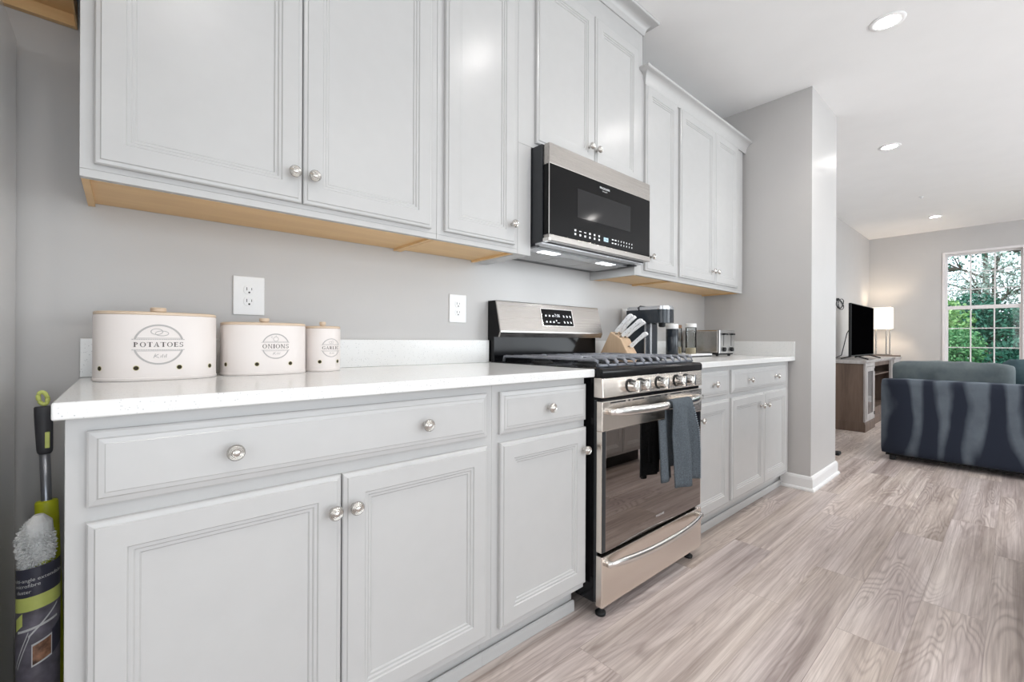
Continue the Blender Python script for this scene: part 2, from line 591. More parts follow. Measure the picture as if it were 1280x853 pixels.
# ---- a small serif alphabet drawn from strokes, for the printed tins
def serif_letter(ch):
    """list of polygons, height 1, returns (polys, width)"""
    T, t, s = 0.22, 0.085, 0.08
    P = []

    def rect(x0, x1, y0, y1):
        P.append([(x0, y0), (x1, y0), (x1, y1), (x0, y1)])

    def stem(x, w=T, y0=0, y1=1):
        rect(x, x + w, y0, y1)
        rect(x - 0.09, x + w + 0.09, y0, y0 + s)
        rect(x - 0.09, x + w + 0.09, y1 - s, y1)

    def ring(cx, cy, a, b, ai, bi, a0=0, a1=360, n=22):
        for i in range(n):
            u0, u1 = R(a0 + (a1 - a0) * i / n), R(a0 + (a1 - a0) * (i + 1) / n)
            P.append([(cx + a * math.cos(u0), cy + b * math.sin(u0)), (cx + a * math.cos(u1), cy + b * math.sin(u1)),
                      (cx + ai * math.cos(u1), cy + bi * math.sin(u1)), (cx + ai * math.cos(u0), cy + bi * math.sin(u0))])
    if ch in 'PR':
        stem(0.1)
        ring(0.27, 0.73, 0.42, 0.27, 0.25, 0.215, -90, 90, 12)
        if ch == 'R':
            P.append([(0.36, 0.47), (0.54, 0.47), (0.84, 0.0), (0.64, 0.0)])
        return P, 0.85
    if ch == 'O':
        ring(0.5, 0.5, 0.48, 0.52, 0.31, 0.47)
        return P, 1.0
    if ch == 'T':
        stem(0.37)
        rect(0.0, 0.91, 0.94, 1.0)
        rect(0.0, 0.05, 0.76, 1.0)
        rect(0.86, 0.91, 0.76, 1.0)
        return P, 0.92
    if ch == 'A':
        P.append([(0.10, 0), (0.165, 0), (0.50, 1.02), (0.44, 1.02)])
        P.append([(0.66, 0), (0.86, 0), (0.54, 1.02), (0.42, 1.02)])
        rect(0.24, 0.68, 0.32, 0.37)
        rect(0.0, 0.27, 0, s)
        rect(0.58, 0.96, 0, s)
        return P, 0.96
    if ch in 'EL':
        stem(0.1)
        rect(0.1, 0.78, 0, s)
        rect(0.73, 0.78, 0, 0.26)
        if ch == 'E':
            rect(0.1, 0.74, 1 - s, 1)
            rect(0.69, 0.74, 0.76, 1)
            rect(0.2, 0.56, 0.49, 0.54)
            rect(0.53, 0.58, 0.40, 0.63)
        return P, 0.8
    if ch == 'S':
        ring(0.36, 0.74, 0.30, 0.27, 0.17, 0.20, 30, 270, 14)
        ring(0.36, 0.27, 0.32, 0.28, 0.18, 0.20, -150, 90, 14)
        rect(0.60, 0.65, 0.72, 1.0)
        rect(0.05, 0.10, 0.0, 0.28)
        return P, 0.72
    if ch == 'N':
        stem(0.12, t)
        stem(0.80, t)
        P.append([(0.08, 1), (0.26, 1), (0.86, 0), (0.78, -0.02)])
        return P, 1.0
    if ch == 'I':
        stem(0.1)
        return P, 0.38
    if ch in 'GC':
        ring(0.5, 0.5, 0.48, 0.52, 0.31, 0.46, 42, 318, 18)
        rect(0.80, 0.85, 0.72, 0.98)
        if ch == 'G':
            rect(0.72, 0.88, 0.04, 0.42)
            rect(0.62, 0.96, 0.38, 0.42)
        else:
            rect(0.80, 0.85, 0.05, 0.22)
        return P, 0.96
    return P, 0.5


def serif_text(mb, s, h, place, gap=0.17):
    items = [serif_letter(c) for c in s]
    W = sum(w for _, w in items) + gap * (len(s) - 1)
    x = -W / 2
    for polys, w in items:
        for poly in polys:
            mb.face(mb.verts([place((x + px) * h, (py - 0.5) * h) for px, py in poly]))
        x += w + gap
    return W * h


# ------------------------------------------------------------------ room shell
H = 2.7605
XF = 9.595            # far wall of the living room
YF = -5.05            # wall opposite the cabinets
XL = -1.62
SX0, SX1, SY = 3.591, 4.205, -0.7435      # the partition stub
structure('floor', MB().box(XL, XF + 0.1, YF - 0.1, 0.1, -0.12, 0.0), M['floor'])
structure('ceiling', MB().box(XL, XF + 0.1, YF - 0.1, 0.1, H, H + 0.12), M['ceiling'])
structure('wall_back', MB().box(XL - 0.1, XF + 0.1, 0.0, 0.12, -0.12, H + 0.12), M['wall'])
structure('wall_left', MB().box(XL - 0.1, XL, YF - 0.1, 0.1, -0.12, H + 0.12), M['wall'])
structure('wall_partition', MB().box(SX0, SX1, SY, 0.0, 0, H), M['wall'])


def wall_with_holes_y(x0, x1, y0, y1, z1, holes, mat, name):
    """wall in a plane of constant y; holes (xa, xb, za, zb)"""
    mb = MB()
    xs = x0
    for xa, xb, za, zb in sorted(holes):
        mb.box(xs, xa, y0, y1, -0.12, z1)
        mb.box(xa, xb, y0, y1, -0.12, za)
        mb.box(xa, xb, y0, y1, zb, z1)
        xs = xb
    mb.box(xs, x1, y0, y1, -0.12, z1)
    return structure(name, mb, mat)


wall_with_holes_y(XL - 0.1, XF + 0.1, YF - 0.12, YF, H + 0.12, [(-0.9, 2.9, 0.05, 2.4), (3.6, 7.9, 0.3, 2.4)], M['wall'], 'wall_front')
# far wall with the window opening
WY0, WY1, WZ0, WZ1 = -1.765, -0.905, 0.57, 2.405
mb = MB()
mb.box(XF, XF + 0.14, WY1, 0.1, -0.12, H + 0.12)
mb.box(XF, XF + 0.14, WY0, WY1, -0.12, WZ0)
mb.box(XF, XF + 0.14, WY0, WY1, WZ1, H + 0.12)
mb.box(XF, XF + 0.14, -1.90, WY0, -0.12, H + 0.12)
mb.box(XF, XF + 0.14, -2.76, -1.90, -0.12, WZ0)
mb.box(XF, XF + 0.14, -2.76, -1.90, WZ1, H + 0.12)
mb.box(XF, XF + 0.14, YF - 0.1, -2.76, -0.12, H + 0.12)
structure('wall_far', mb, M['wall'])


def baseboard(name, pts):
    """board with a rounded shoe along a polyline; outward is to the right of travel"""
    prof = [(0.0, 0.0), (0.026, 0.0), (0.026, 0.010), (0.021, 0.018), (0.0145, 0.021), (0.0145, 0.078), (0.010, 0.092),
            (0.004, 0.098), (0.0, 0.098)]
    P = [Vector((p[0], p[1], 0)) for p in pts]
    nrm = []
    for i in range(len(P)):
        ds = []
        if i > 0:
            ds.append((P[i] - P[i - 1]).normalized())
        if i < len(P) - 1:
            ds.append((P[i + 1] - P[i]).normalized())
        ns = [Vector((d.y, -d.x, 0)) for d in ds]
        if len(ns) == 2:
            m = (ns[0] + ns[1]).normalized()
            m = m / max(0.3, m.dot(ns[0]))
        else:
            m = ns[0]
        nrm.append(m)
    b = MB()
    b.sweep(P, lambda i, p: [p + nrm[i] * d + Vector((0, 0, z)) for d, z in prof])
    return build(name, b, M['trim'], kind='structure')


baseboard('baseboard_partition', [(SX0, -0.56), (SX0, SY), (SX1, SY), (SX1, 0.0), (XF, 0.0), (XF, YF)])
baseboard('baseboard_back', [(XL, 0.0), (0.012, 0.0)])


# ---- living-room window: double hung, three by three panes in each sash
def make_window(name, y0, y1, z0, z1, x):
    fr = MB()
    fw = 0.036
    fr.box(x - 0.012, x + 0.11, y0, y0 + fw, z0, z1)
    fr.box(x - 0.012, x + 0.11, y1 - fw, y1, z0, z1)
    fr.box(x - 0.012, x + 0.11, y0 + fw, y1 - fw, z1 - fw, z1)
    fr.box(x - 0.03, x + 0.11, y0 + fw, y1 - fw, z0, z0 + fw)
    w = build(name, fr, M['vinyl'], bevel=0.003, kind='structure')
    a0, a1 = y0 + fw, y1 - fw
    zm = 1.545
    for sname, xx, za, zb, st in (('upper_sash', x + 0.065, zm - 0.015, z1 - fw, 0.020), ('lower_sash', x + 0.03, z0 + fw, zm + 0.03, 0.030)):
        s = MB()
        bot = 0.045 if sname == 'lower_sash' else 0.03
        top = 0.055 if sname == 'lower_sash' else 0.022
        s.box(xx, xx + 0.03, a0, a0 + st, za, zb)
        s.box(xx, xx + 0.03, a1 - st, a1, za, zb)
        s.box(xx, xx + 0.03, a0 + st, a1 - st, za, za + bot)
        s.box(xx, xx + 0.03, a0 + st, a1 - st, zb - top, zb)
        gy0, gy1, gz0, gz1 = a0 + st, a1 - st, za + bot, zb - top
        for k in (1, 2):
            yy = gy0 + (gy1 - gy0) * k / 3
            zz = gz0 + (gz1 - gz0) * k / 3
            s.box(xx + 0.008, xx + 0.022, yy - 0.008, yy + 0.008, gz0, gz1)
            s.box(xx + 0.008, xx + 0.022, gy0, gy1, zz - 0.007, zz + 0.007)
        so = build('window_sash', s, M['vinyl'], w, bevel=0.002)
        g = MB().box(xx + 0.013, xx + 0.017, gy0 - 0.004, gy1 + 0.004, gz0 - 0.004, gz1 + 0.004)
        build('window_pane', g, M['glass'], so)
    return w


make_window('window_1', WY0, WY1, WZ0, WZ1, XF)
make_window('window_2', -2.76, -1.90, WZ0, WZ1, XF)
for k, (xa, xb, za) in enumerate(((-0.9, 2.9, 0.05), (3.6, 7.9, 0.3))):
    f = MB()
    for x0 in (xa, (xa + xb) / 2 - 0.03, xb - 0.06):
        f.box(x0, x0 + 0.06, YF - 0.1, YF - 0.02, za, 2.4)
    f.box(xa, xb, YF - 0.1, YF - 0.02, za, za + 0.06)
    f.box(xa, xb, YF - 0.1, YF - 0.02, 2.34, 2.4)
    build('window_%d' % (k + 3), f, M['vinyl'], kind='structure')

# ------------------------------------------------------------------ cabinetry
FF, DF = -0.610, -0.629          # base face frame and door fronts
UF, UD = -0.305, -0.324          # uppers


def rings_panel(mb, x0, x1, z0, z1, yf, rings, sgn=1):
    """stack of inset rectangles; depth is measured back from the front plane yf (sgn=1: front faces -y)"""
    loops = []
    for ins, dep in rings:
        y = yf + dep * sgn
        loops.append(mb.verts([(x0 + ins, y, z0 + ins), (x1 - ins, y, z0 + ins), (x1 - ins, y, z1 - ins), (x0 + ins, y, z1 - ins)]))
    for A, B in zip(loops, loops[1:]):
        for i in range(4):
            j = (i + 1) % 4
            mb.face([A[i], A[j], B[j], B[i]])
    mb.face(loops[-1])
    mb.face(loops[0][::-1])


DOOR_RINGS = [(0, 0.019), (0, 0.0075), (0.0025, 0.0045), (0.0095, 0.0030), (0.0115, 0.0), (0.052, 0.0), (0.0545, 0.0035),
              (0.0605, 0.0035), (0.0635, 0.0070), (0.0690, 0.0070), (0.0720, 0.0105)]
DRAWER_RINGS = [(0, 0.019), (0, 0.0085), (0.003, 0.0065), (0.0125, 0.0045), (0.0150, 0.0020), (0.0225, 0.0012), (0.0240, 0.0)]


def door_panel(name, x0, x1, z0, z1, yf, parent, rings=DOOR_RINGS, sgn=1):
    b = MB()
    rings_panel(b, x0, x1, z0, z1, yf, rings, sgn)
    return build(name, b, M['cab'], parent)


def knob(parent, x, z, y):
    """ribbed mushroom knob standing out from plane y towards -y"""
    b = MB()
    prof = [(0.0075, 0.0), (0.0070, -0.003), (0.0052, -0.006), (0.0052, -0.013), (0.0085, -0.016), (0.0150, -0.0185),
            (0.0163, -0.0215), (0.0160, -0.0250), (0.0135, -0.0275), (0.0125, -0.0268), (0.0110, -0.0285), (0.0098, -0.0278),
            (0.0080, -0.0298), (0.0066, -0.0290), (0.0045, -0.0305), (0.0006, -0.0310)]
    b.lathe(prof, (x, y, z), 'y', 20)
    o = build('knob', b, M['nickel'], parent)
    return smooth_angle(o, 40)


def base_cabinet(label, x0, x1, drawers, doors, toe_end=None):
    t = thing('base_cabinet', label, 'cabinet', (x0, FF / 2, 0), 'base cabinets along the back wall')
    b = MB()
    b.box(x0, x1, FF, -0.002, 0.108, 0.8835)
    build('body', b, M['cab'], t, bevel=0.0012)
    k = MB()
    k.box(x0, toe_end or x1, -0.552, -0.10, 0.0, 0.107)
    k.prism([(-0.5525, 0.0), (-0.5525, 0.030), (-0.556, 0.038), (-0.562, 0.0405), (-0.5665, 0.037), (-0.5675, 0.030), (-0.5675, 0.0)],
            'x', x0, toe_end or x1)
    build('toe_kick', k, M['cab'], t)
    for (a, c, knobs) in drawers:
        d = door_panel('drawer', a, c, 0.7285, 0.8591, DF, t, DRAWER_RINGS)
        for kx in knobs:
            knob(d, kx, 0.794, DF)
    for (a, c, kx) in doors:
        d = door_panel('door', a, c, 0.131, 0.7021, DF, t)
        knob(d, kx, 0.624, DF)
    return t


base_cabinet('pale grey base cabinet under the storage tins, wide drawer over two doors', 0.0133, 0.9258,
             [(0.0404, 0.9007, (0.2532, 0.6860))], [(0.0404, 0.4687, 0.4474), (0.4723, 0.9007, 0.4965)])
base_cabinet('pale grey base cabinet touching the left side of the stove, single door and drawer', 0.9262, 1.3600,
             [(0.9509, 1.3573, (1.1535,))], [(0.9509, 1.3573, 1.3350)])
base_cabinet('narrow pale grey base cabinet just right of the stove, single drawer and door', 2.165, 2.5905,
             [(2.190, 2.568, (2.377,))], [(2.190, 2.568, 2.2290)])
base_cabinet('pale grey base cabinet against the partition wall, two doors under a two-knob drawer', 2.5909, 3.5705,
             [(2.6133, 3.4917, (2.836, 3.268))], [(2.6133, 3.0770, 3.0225), (3.0800, 3.4917, 3.1010)], 3.5900)

# countertops and splashes
CF = -0.648
ct = thing('countertop', 'white speckled quartz countertop holding the three storage tins', 'countertop', (0.69, -0.32, 0.8846), 'quartz countertops')
build('slab', MB().box(0.0, 1.3765, CF, -0.001, 0.8848, 0.914), M['quartz'], ct, bevel=0.0035, seg=3)
build('backsplash', MB().box(0.0, 1.3765, -0.0205, -0.001, 0.9141, 1.0185), M['quartz'], ct, bevel=0.002)
ct = thing('countertop', 'white quartz countertop holding the toaster, coffee maker and jars', 'countertop', (2.86, -0.32, 0.8846), 'quartz countertops')
build('slab', MB().box(2.142, 3.5905, CF, -0.001, 0.8848, 0.914), M['quartz'], ct, bevel=0.0035, seg=3)
build('backsplash', MB().box(2.142, 3.5905, -0.0205, -0.001, 0.9141, 1.0185), M['quartz'], ct, bevel=0.002)
build('side_splash', MB().box(3.5700, 3.5905, CF, -0.021, 0.9141, 1.0185), M['quartz'], ct, bevel=0.002)


def crown_profile(z0, hgt, proj):
    """cove crown in (outward, z)"""
    pts = [(0.0, 0.0), (0.006, 0.0), (0.008, 0.006)]
    for i in range(7):
        a = PI / 2 * i / 6
        pts.append((0.010 + (proj - 0.018) * (1 - math.cos(a)), 0.010 + (hgt - 0.024) * math.sin(a)))
    pts += [(proj - 0.003, hgt - 0.012), (proj, hgt - 0.008), (proj, hgt), (0.0, hgt)]
    return [(d, z0 + z) for d, z in pts]


def crown(path, z0, hgt, proj, parent):
    P = [Vector((p[0], p[1], 0)) for p in path]
    prof = crown_profile(z0, hgt, proj)
    nrm = []
    for i in range(len(P)):
        ds = []
        if i > 0:
            ds.append((P[i] - P[i - 1]).normalized())
        if i < len(P) - 1:
            ds.append((P[i + 1] - P[i]).normalized())
        ns = [Vector((d.y, -d.x, 0)) for d in ds]
        m = ns[0]
        if len(ns) == 2:
            m = (ns[0] + ns[1]).normalized()
            m = m / m.dot(ns[0])
        nrm.append(m)
    b = MB()
    b.sweep(P, lambda i, p: [p + nrm[i] * d + Vector((0, 0, z)) for d, z in prof])
    o = build('crown_moulding', b, M['cab'], parent)
    return smooth_angle(o, 30)


UZ, UZT = 1.3755, 2.462


def upper_cabinet(label, x0, x1, doors, z0=UZ, z1=UZT, zd0=1.4063, zd1=2.4300, kz=1.483, loc=None):
    t = thing('wall_cabinet', label, 'cabinet', (x0, -0.15, z0), 'wall cabinets along the back wall')
    b = MB()
    b.box(x0, x1, UF, -0.0015, z0 + 0.018, z1)
    b.box(x0, x1, UF, UF + 0.019, z0, z0 + 0.0178)
    build('body', b, M['cab'], t, bevel=0.001)
    w = MB()
    w.box(x0 + 0.0012, x1 - 0.0012, UF + 0.0195, -0.002, z0 + 0.010, z0 + 0.0177)
    w.box(x0 + 0.0012, x0 + 0.015, UF + 0.0195, -0.002, z0 + 0.001, z0 + 0.0102)
    w.box(x1 - 0.015, x1 - 0.0012, UF + 0.0195, -0.002, z0 + 0.001, z0 + 0.0102)
    build('underside_panel', w, M['maple'], t)
    for (a, c, kx) in doors:
        d = door_panel('door', a, c, zd0, zd1, UD, t)
        knob(d, kx, kz, UD)
    return t


t = upper_cabinet('pale grey two-door wall cabinet above the storage tins', 0.0130, 0.9150,
                  [(0.0369, 0.4656, 0.4410), (0.4690, 0.8885, 0.4930)])
crown([(0.0130, 0.0), (0.0130, UF), (0.9145, UF)], 2.430, 0.0765, 0.058, t)
t = upper_cabinet('tall single-door pale grey wall cabinet left of the microwave', 0.9160, 1.2990, [(0.9428, 1.2752, 1.2520)])
crown([(0.9155, UF), (1.2985, UF)], 2.430, 0.0765, 0.058, t)
t = upper_cabinet('narrow single-door pale grey wall cabinet directly right of the microwave', 2.2100, 2.5835, [(2.2267, 2.5671, 2.2700)])
crown([(2.234, -0.3055), (2.234, -0.3070), (2.5835, -0.3070)], 2.430, 0.0775, 0.055, t)
t = upper_cabinet('two-door pale grey wall cabinet above the toaster, next to the partition', 2.5845, 3.5534,
                  [(2.6035, 3.0665, 3.0190), (3.0695, 3.4410, 3.0765)])
crown([(2.5840, -0.3070), (3.5895, -0.3070)], 2.430, 0.0775, 0.055, t)

# cabinet over the microwave, taller, with filler legs either side of the oven
MX0, MX1 = 1.378, 2.138
t = thing('wall_cabinet', 'pale grey two-door wall cabinet directly above the microwave, reaching the ceiling', 'cabinet', (1.76, -0.15, 1.836),
          'wall cabinets along the back wall')
b = MB()
b.box(1.3000, 2.2090, UF, -0.0015, 1.836, H - 0.001)
build('body', b, M['cab'], t, bevel=0.001)
b = MB()
b.box(1.3000, 1.3735, UF, -0.0015, 1.3755, 1.8355)
build('filler_panel', b, M['cab'], t, bevel=0.001)
b = MB()
b.box(2.1415, 2.1535, UF, -0.0015, 1.3735, 1.8355)
b.box(2.1536, 2.2090, UF, UF + 0.019, 1.3755, 1.8355)
build('filler_panel', b, M['cab'], t, bevel=0.001)
build('filler_underside', MB().box(2.1540, 2.2090, UF + 0.0195, -0.002, 1.3765, 1.392), M['maple'], t)
for (a, c, kx) in ((1.3936, 1.7805, 1.7330), (1.7850, 2.1545, 1.7900)):
    d = door_panel('door', a, c, 1.8570, 2.5850, UD, t)
    knob(d, kx, 1.934, UD)
crown([(1.3000, 0.0), (1.3000, UF), (2.2090, UF), (2.2090, 0.0)][::1], 2.690, 0.0695, 0.068, t)

# cabinet over the refrigerator, seen only from below at the top left corner
t = thing('fridge_top_cabinet', 'cabinet with bare wood underside above the fridge, cut off by the top left corner', 'cabinet', (-0.48, -0.3, 1.842))
b = MB()
b.box(-0.950, -0.007, -0.60, -0.0015, 1.905, 2.462)
build('body', b, M['cab'], t)
b = MB()
b.box(-0.950, -0.935, -0.60, -0.0016, 1.842, 1.9045)
b.box(-0.0105, -0.0075, -0.60, -0.0016, 1.842, 1.9045)
b.box(-0.9345, -0.0108, -0.017, -0.0016, 1.842, 1.9045)
b.box(-0.9345, -0.0108, -0.5999, -0.580, 1.842, 1.9045)
b.box(-0.9345, -0.0108, -0.5795, -0.0175, 1.872, 1.9045)
build('underside_frame', b, M['maple'], t)
for a, c in ((-0.93, -0.482), (-0.477, -0.03)):
    door_panel('door', a, c, 1.86, 2.43, -0.619, t)

# refrigerator side at the left edge
t = thing('refrigerator', 'glossy grey side of a refrigerator at the left edge, mirroring the duster', 'refrigerator', (-0.58, -0.38, 0))
b = MB().box(-1.03, -0.112, -0.70, -0.035, 0.02, 1.755)
build('body', b, M['fridge'], t, bevel=0.004)
build('door', MB().box(-1.03, -0.580, -0.775, -0.705, 0.05, 1.745), M['steel_v'], t, bevel=0.006)
build('door', MB().box(-0.575, -0.112, -0.775, -0.705, 0.05, 1.745), M['steel_v'], t, bevel=0.006)
for hx in (-0.61, -0.545):
    b = MB()
    b.tube([(hx, -0.776, 0.75), (hx, -0.82, 0.77), (hx, -0.82, 1.60), (hx, -0.776, 1.62)], 0.011)
    build('handle', b, M['polish'], t, smooth=True)


# ------------------------------------------------------------------ gas range
SXA, SXB, SF = 1.3785, 2.1375, -0.680
t = thing('gas_range', 'freestanding stainless steel gas range with black oven door glass between the counters', 'stove', (1.758, -0.34, 0))
rng = t
b = MB()
b.box(SXA + 0.002, SXB - 0.002, -0.640, -0.012, 0.055, 0.882)
build('body', b, M['black'], t, bevel=0.002)
# bright vertical trim edges on the side next to the doors
build('side_trim', MB().box(SXA + 0.003, SXA + 0.009, -0.653, -0.641, 0.06, 0.80), M['darkgrey'], t)
build('side_trim', MB().box(SXB - 0.009, SXB - 0.003, -0.653, -0.641, 0.06, 0.80), M['darkgrey'], t)
# cooktop with rounded black lip
b = MB()
prof = [(-0.030, 0.8825), (-0.030, 0.917)]
for i in range(7):
    a = PI / 2 * i / 6
    prof.append((-0.668 - 0.014 * math.sin(a), 0.903 + 0.014 * math.cos(a)))
prof += [(-0.682, 0.8825)]
b.prism(prof, 'x', SXA, SXB)
o = build('cooktop', b, M['black'], t)
smooth_angle(o, 40)
# control panel, slanted very slightly
b = MB()
b.prism([(-0.640, 0.8095), (SF - 0.003, 0.8095), (SF + 0.001, 0.8820), (-0.640, 0.8820)], 'x', SXA, SXB)
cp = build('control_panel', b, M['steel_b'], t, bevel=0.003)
build('door_gap', MB().box(SXA + 0.004, SXB - 0.004, -0.668, -0.640, 0.7965, 0.8092), M['black'], t)
for kx, in ((1.5490,), (1.6205,), (1.7560,), (1.9010,), (1.9830,)):
    b = MB()
    b.lathe([(0.026, 0.0), (0.026, -0.004)], (kx, SF - 0.0015, 0.8455), 'y', 28)
    kb = build('burner_knob', b, M['blackmat'], cp)
    b = MB()
    b.lathe([(0.0235, -0.004), (0.0230, -0.012), (0.0205, -0.026), (0.0200, -0.036), (0.0180, -0.0385)], (kx, SF - 0.0015, 0.8455), 'y', 28)
    b.box(kx - 0.0055, kx + 0.0055, SF - 0.047, SF - 0.030, 0.8455 - 0.0225, 0.8455 + 0.0225)
    smooth_angle(build('knob_cap', b, M['polish'], kb, bevel=0.0012), 40)
# oven door
door = MB()
door.box(SXA, SXB, SF, -0.654, 0.6880, 0.7960)
door.box(SXA, SXA + 0.022, SF + 0.002, -0.654, 0.2470, 0.6878)
door.box(SXB - 0.008, SXB, SF + 0.002, -0.654, 0.2470, 0.6878)
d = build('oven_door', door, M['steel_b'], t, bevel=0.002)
build('door_edge', MB().box(SXA + 0.0015, SXA + 0.0215, SF + 0.0005, SF + 0.0025, 0.2480, 0.6870), M['darkgrey'], d)
build('window_glass', MB().box(SXA + 0.0222, SXB - 0.0082, SF + 0.0005, -0.655, 0.2470, 0.6876), M['ovenglass'], d, bevel=0.001)
for a, c in ((1.4265, 1.5221), (1.541, 1.552), (1.570, 1.648), (1.690, 1.775), (1.807, 1.826), (1.853, 1.945), (1.968, 1.982), (2.022, 2.112)):
    build('vent_slot', MB().box(a, c, SF - 0.0006, SF + 0.004, 0.7865, 0.7925), M['slot'], d)
b = MB()
text_mesh(b, 'FRIGIDAIRE', 0.0115, lambda u, v: (1.7730 + u, SF - 0.0003, 0.2900 + v), space=1.1)
build('lettering', b, M['buttonprint'], d)


def bow_handle(parent, xa, xb, z, bow, r, mat):
    n = 18
    pts = []
    for i in range(n + 1):
        s = i / n
        x = xa + (xb - xa) * s
        y = SF - 0.012 - bow * (1 - abs(2 * s - 1) ** 2.4)
        pts.append((x, y, z))
    rs = [r * (0.55 + 0.45 * min(1.0, min(i, n - i) / 2.0)) for i in range(n + 1)]
    b = MB()
    b.tube(pts, rs, 12, 0.62, 1.0)
    for xx in (xa + 0.012, xb - 0.012):
        b.box(xx - 0.010, xx + 0.010, SF - 0.018, SF + 0.001, z - r * 0.6, z + r * 0.6)
    return build('handle', b, mat, parent, smooth=True)


bow_handle(d, 1.412, 2.122, 0.7570, 0.046, 0.0175, M['polish'])
# storage drawer
b = MB().box(SXA + 0.001, SXB, SF - 0.001, -0.652, 0.0480, 0.2330)
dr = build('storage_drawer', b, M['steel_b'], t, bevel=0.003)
bow_handle(dr, 1.402, 2.128, 0.2030, 0.040, 0.0150, M['polish'])
for fx, fy in ((SXA + 0.040, -0.645), (SXB - 0.055, -0.645), (SXA + 0.04, -0.06), (SXB - 0.055, -0.06)):
    b = MB()
    b.lathe([(0.019, 0.0), (0.020, 0.010), (0.014, 0.014), (0.008, 0.016), (0.008, 0.0555)], (fx, fy, 0), 'z', 18)
    build('foot', b, M['blackmat'], t, smooth=True)
# back guard
b = MB()
b.prism([(-0.003, 0.9175), (-0.003, 1.2050), (-0.062, 1.2050), (-0.066, 1.2010), (-0.0985, 1.0620), (-0.0985, 1.0560), (-0.090, 1.0340), (-0.050, 1.0340), (-0.050, 0.9175)],
        'x', SXA + 0.004, SXB - 0.004)
bg = build('backguard', b, M['black'], t)
b = MB()
b.prism([(-0.010, 1.2052), (-0.0625, 1.2052), (-0.0668, 1.2015), (-0.0993, 1.0625), (-0.0993, 1.0555), (-0.0905, 1.0335), (-0.088, 1.0345),
         (-0.0975, 1.0560), (-0.0975, 1.0622), (-0.0655, 1.1990), (-0.062, 1.2035), (-0.010, 1.2035)], 'x', SXA + 0.004, SXB - 0.004)
for xe in (SXA + 0.0035, SXB - 0.0095):   # bright end caps
    b.prism([(-0.058, 1.2055), (-0.0668, 1.2020), (-0.0997, 1.0622), (-0.0997, 1.0550), (-0.0905, 1.0330), (-0.080, 1.0330), (-0.092, 1.0600), (-0.060, 1.196)],
            'x', xe, xe + 0.006)
sf = build('steel_fascia', b, M['steel'], bg, bevel=0.0008)
# touch display set in the slanted fascia
fa, fb = Vector((0, -0.0993, 1.0625)), Vector((0, -0.0668, 1.2015))
fdir = (fb - fa).normalized()
fn = Vector((0, -fdir.z, fdir.y))


def on_fascia(x, s, off=0.0012):
    p = fa + fdir * s - Vector((0, abs(fn.y), 0)) * 0 + Vector((0, -off, 0))
    return (x, p.y, p.z)


def fascia_rect(mb, x0, x1, s0, s1, off, slant=0.0):
    mb.quad([on_fascia(x0 + slant, s0, off), on_fascia(x1 + slant, s0, off), on_fascia(x1, s1, off), on_fascia(x0, s1, off)])


b = MB()
DX0, DX1 = 1.664, 1.893
b.prism([on_fascia(0, 0.028, 0.0022)[1:], on_fascia(0, 0.124, 0.0022)[1:], on_fascia(0, 0.124, -0.001)[1:], on_fascia(0, 0.028, -0.001)[1:]], 'x', DX0 - 0.007, DX1 + 0.007)
dsp = build('display_bezel', b, M['polish'], bg)
b = MB()
b.prism([on_fascia(0, 0.033, 0.0032)[1:], on_fascia(0, 0.119, 0.0032)[1:], on_fascia(0, 0.119, -0.001)[1:], on_fascia(0, 0.033, -0.001)[1:]], 'x', DX0, DX1)
dsp2 = build('touch_display', b, M['blackglass'], bg)
b = MB()
for row, items in ((0.084, ('bake', 'broil', 'warm')), (0.052, ('0', '9', '8'))):
    for i in range(3):
        x = DX0 + 0.027 + i * 0.026
        fascia_rect(b, x - 0.006, x + 0.006, row - 0.004, row + 0.002, 0.0038)
        fascia_rect(b, x - 0.003, x + 0.005, row + 0.002, row + 0.005, 0.0038)
    for i in range(3):
        x = DX1 - 0.068 + i * 0.025
        fascia_rect(b, x - 0.004, x + 0.005, row - 0.005, row + 0.002, 0.0038)
        fascia_rect(b, x - 0.006, x + 0.001, row + 0.002, row + 0.006, 0.0038)
text_mesh(b, '7:06', 0.024, lambda u, v: on_fascia(1.775 + u, 0.086 + v, 0.0038))
fascia_rect(b, 1.768, 1.788, 0.047, 0.050, 0.0038)
fascia_rect(b, 1.760, 1.768, 0.056, 0.064, 0.0038)
build('display_symbols', b, M['lit'], dsp2)

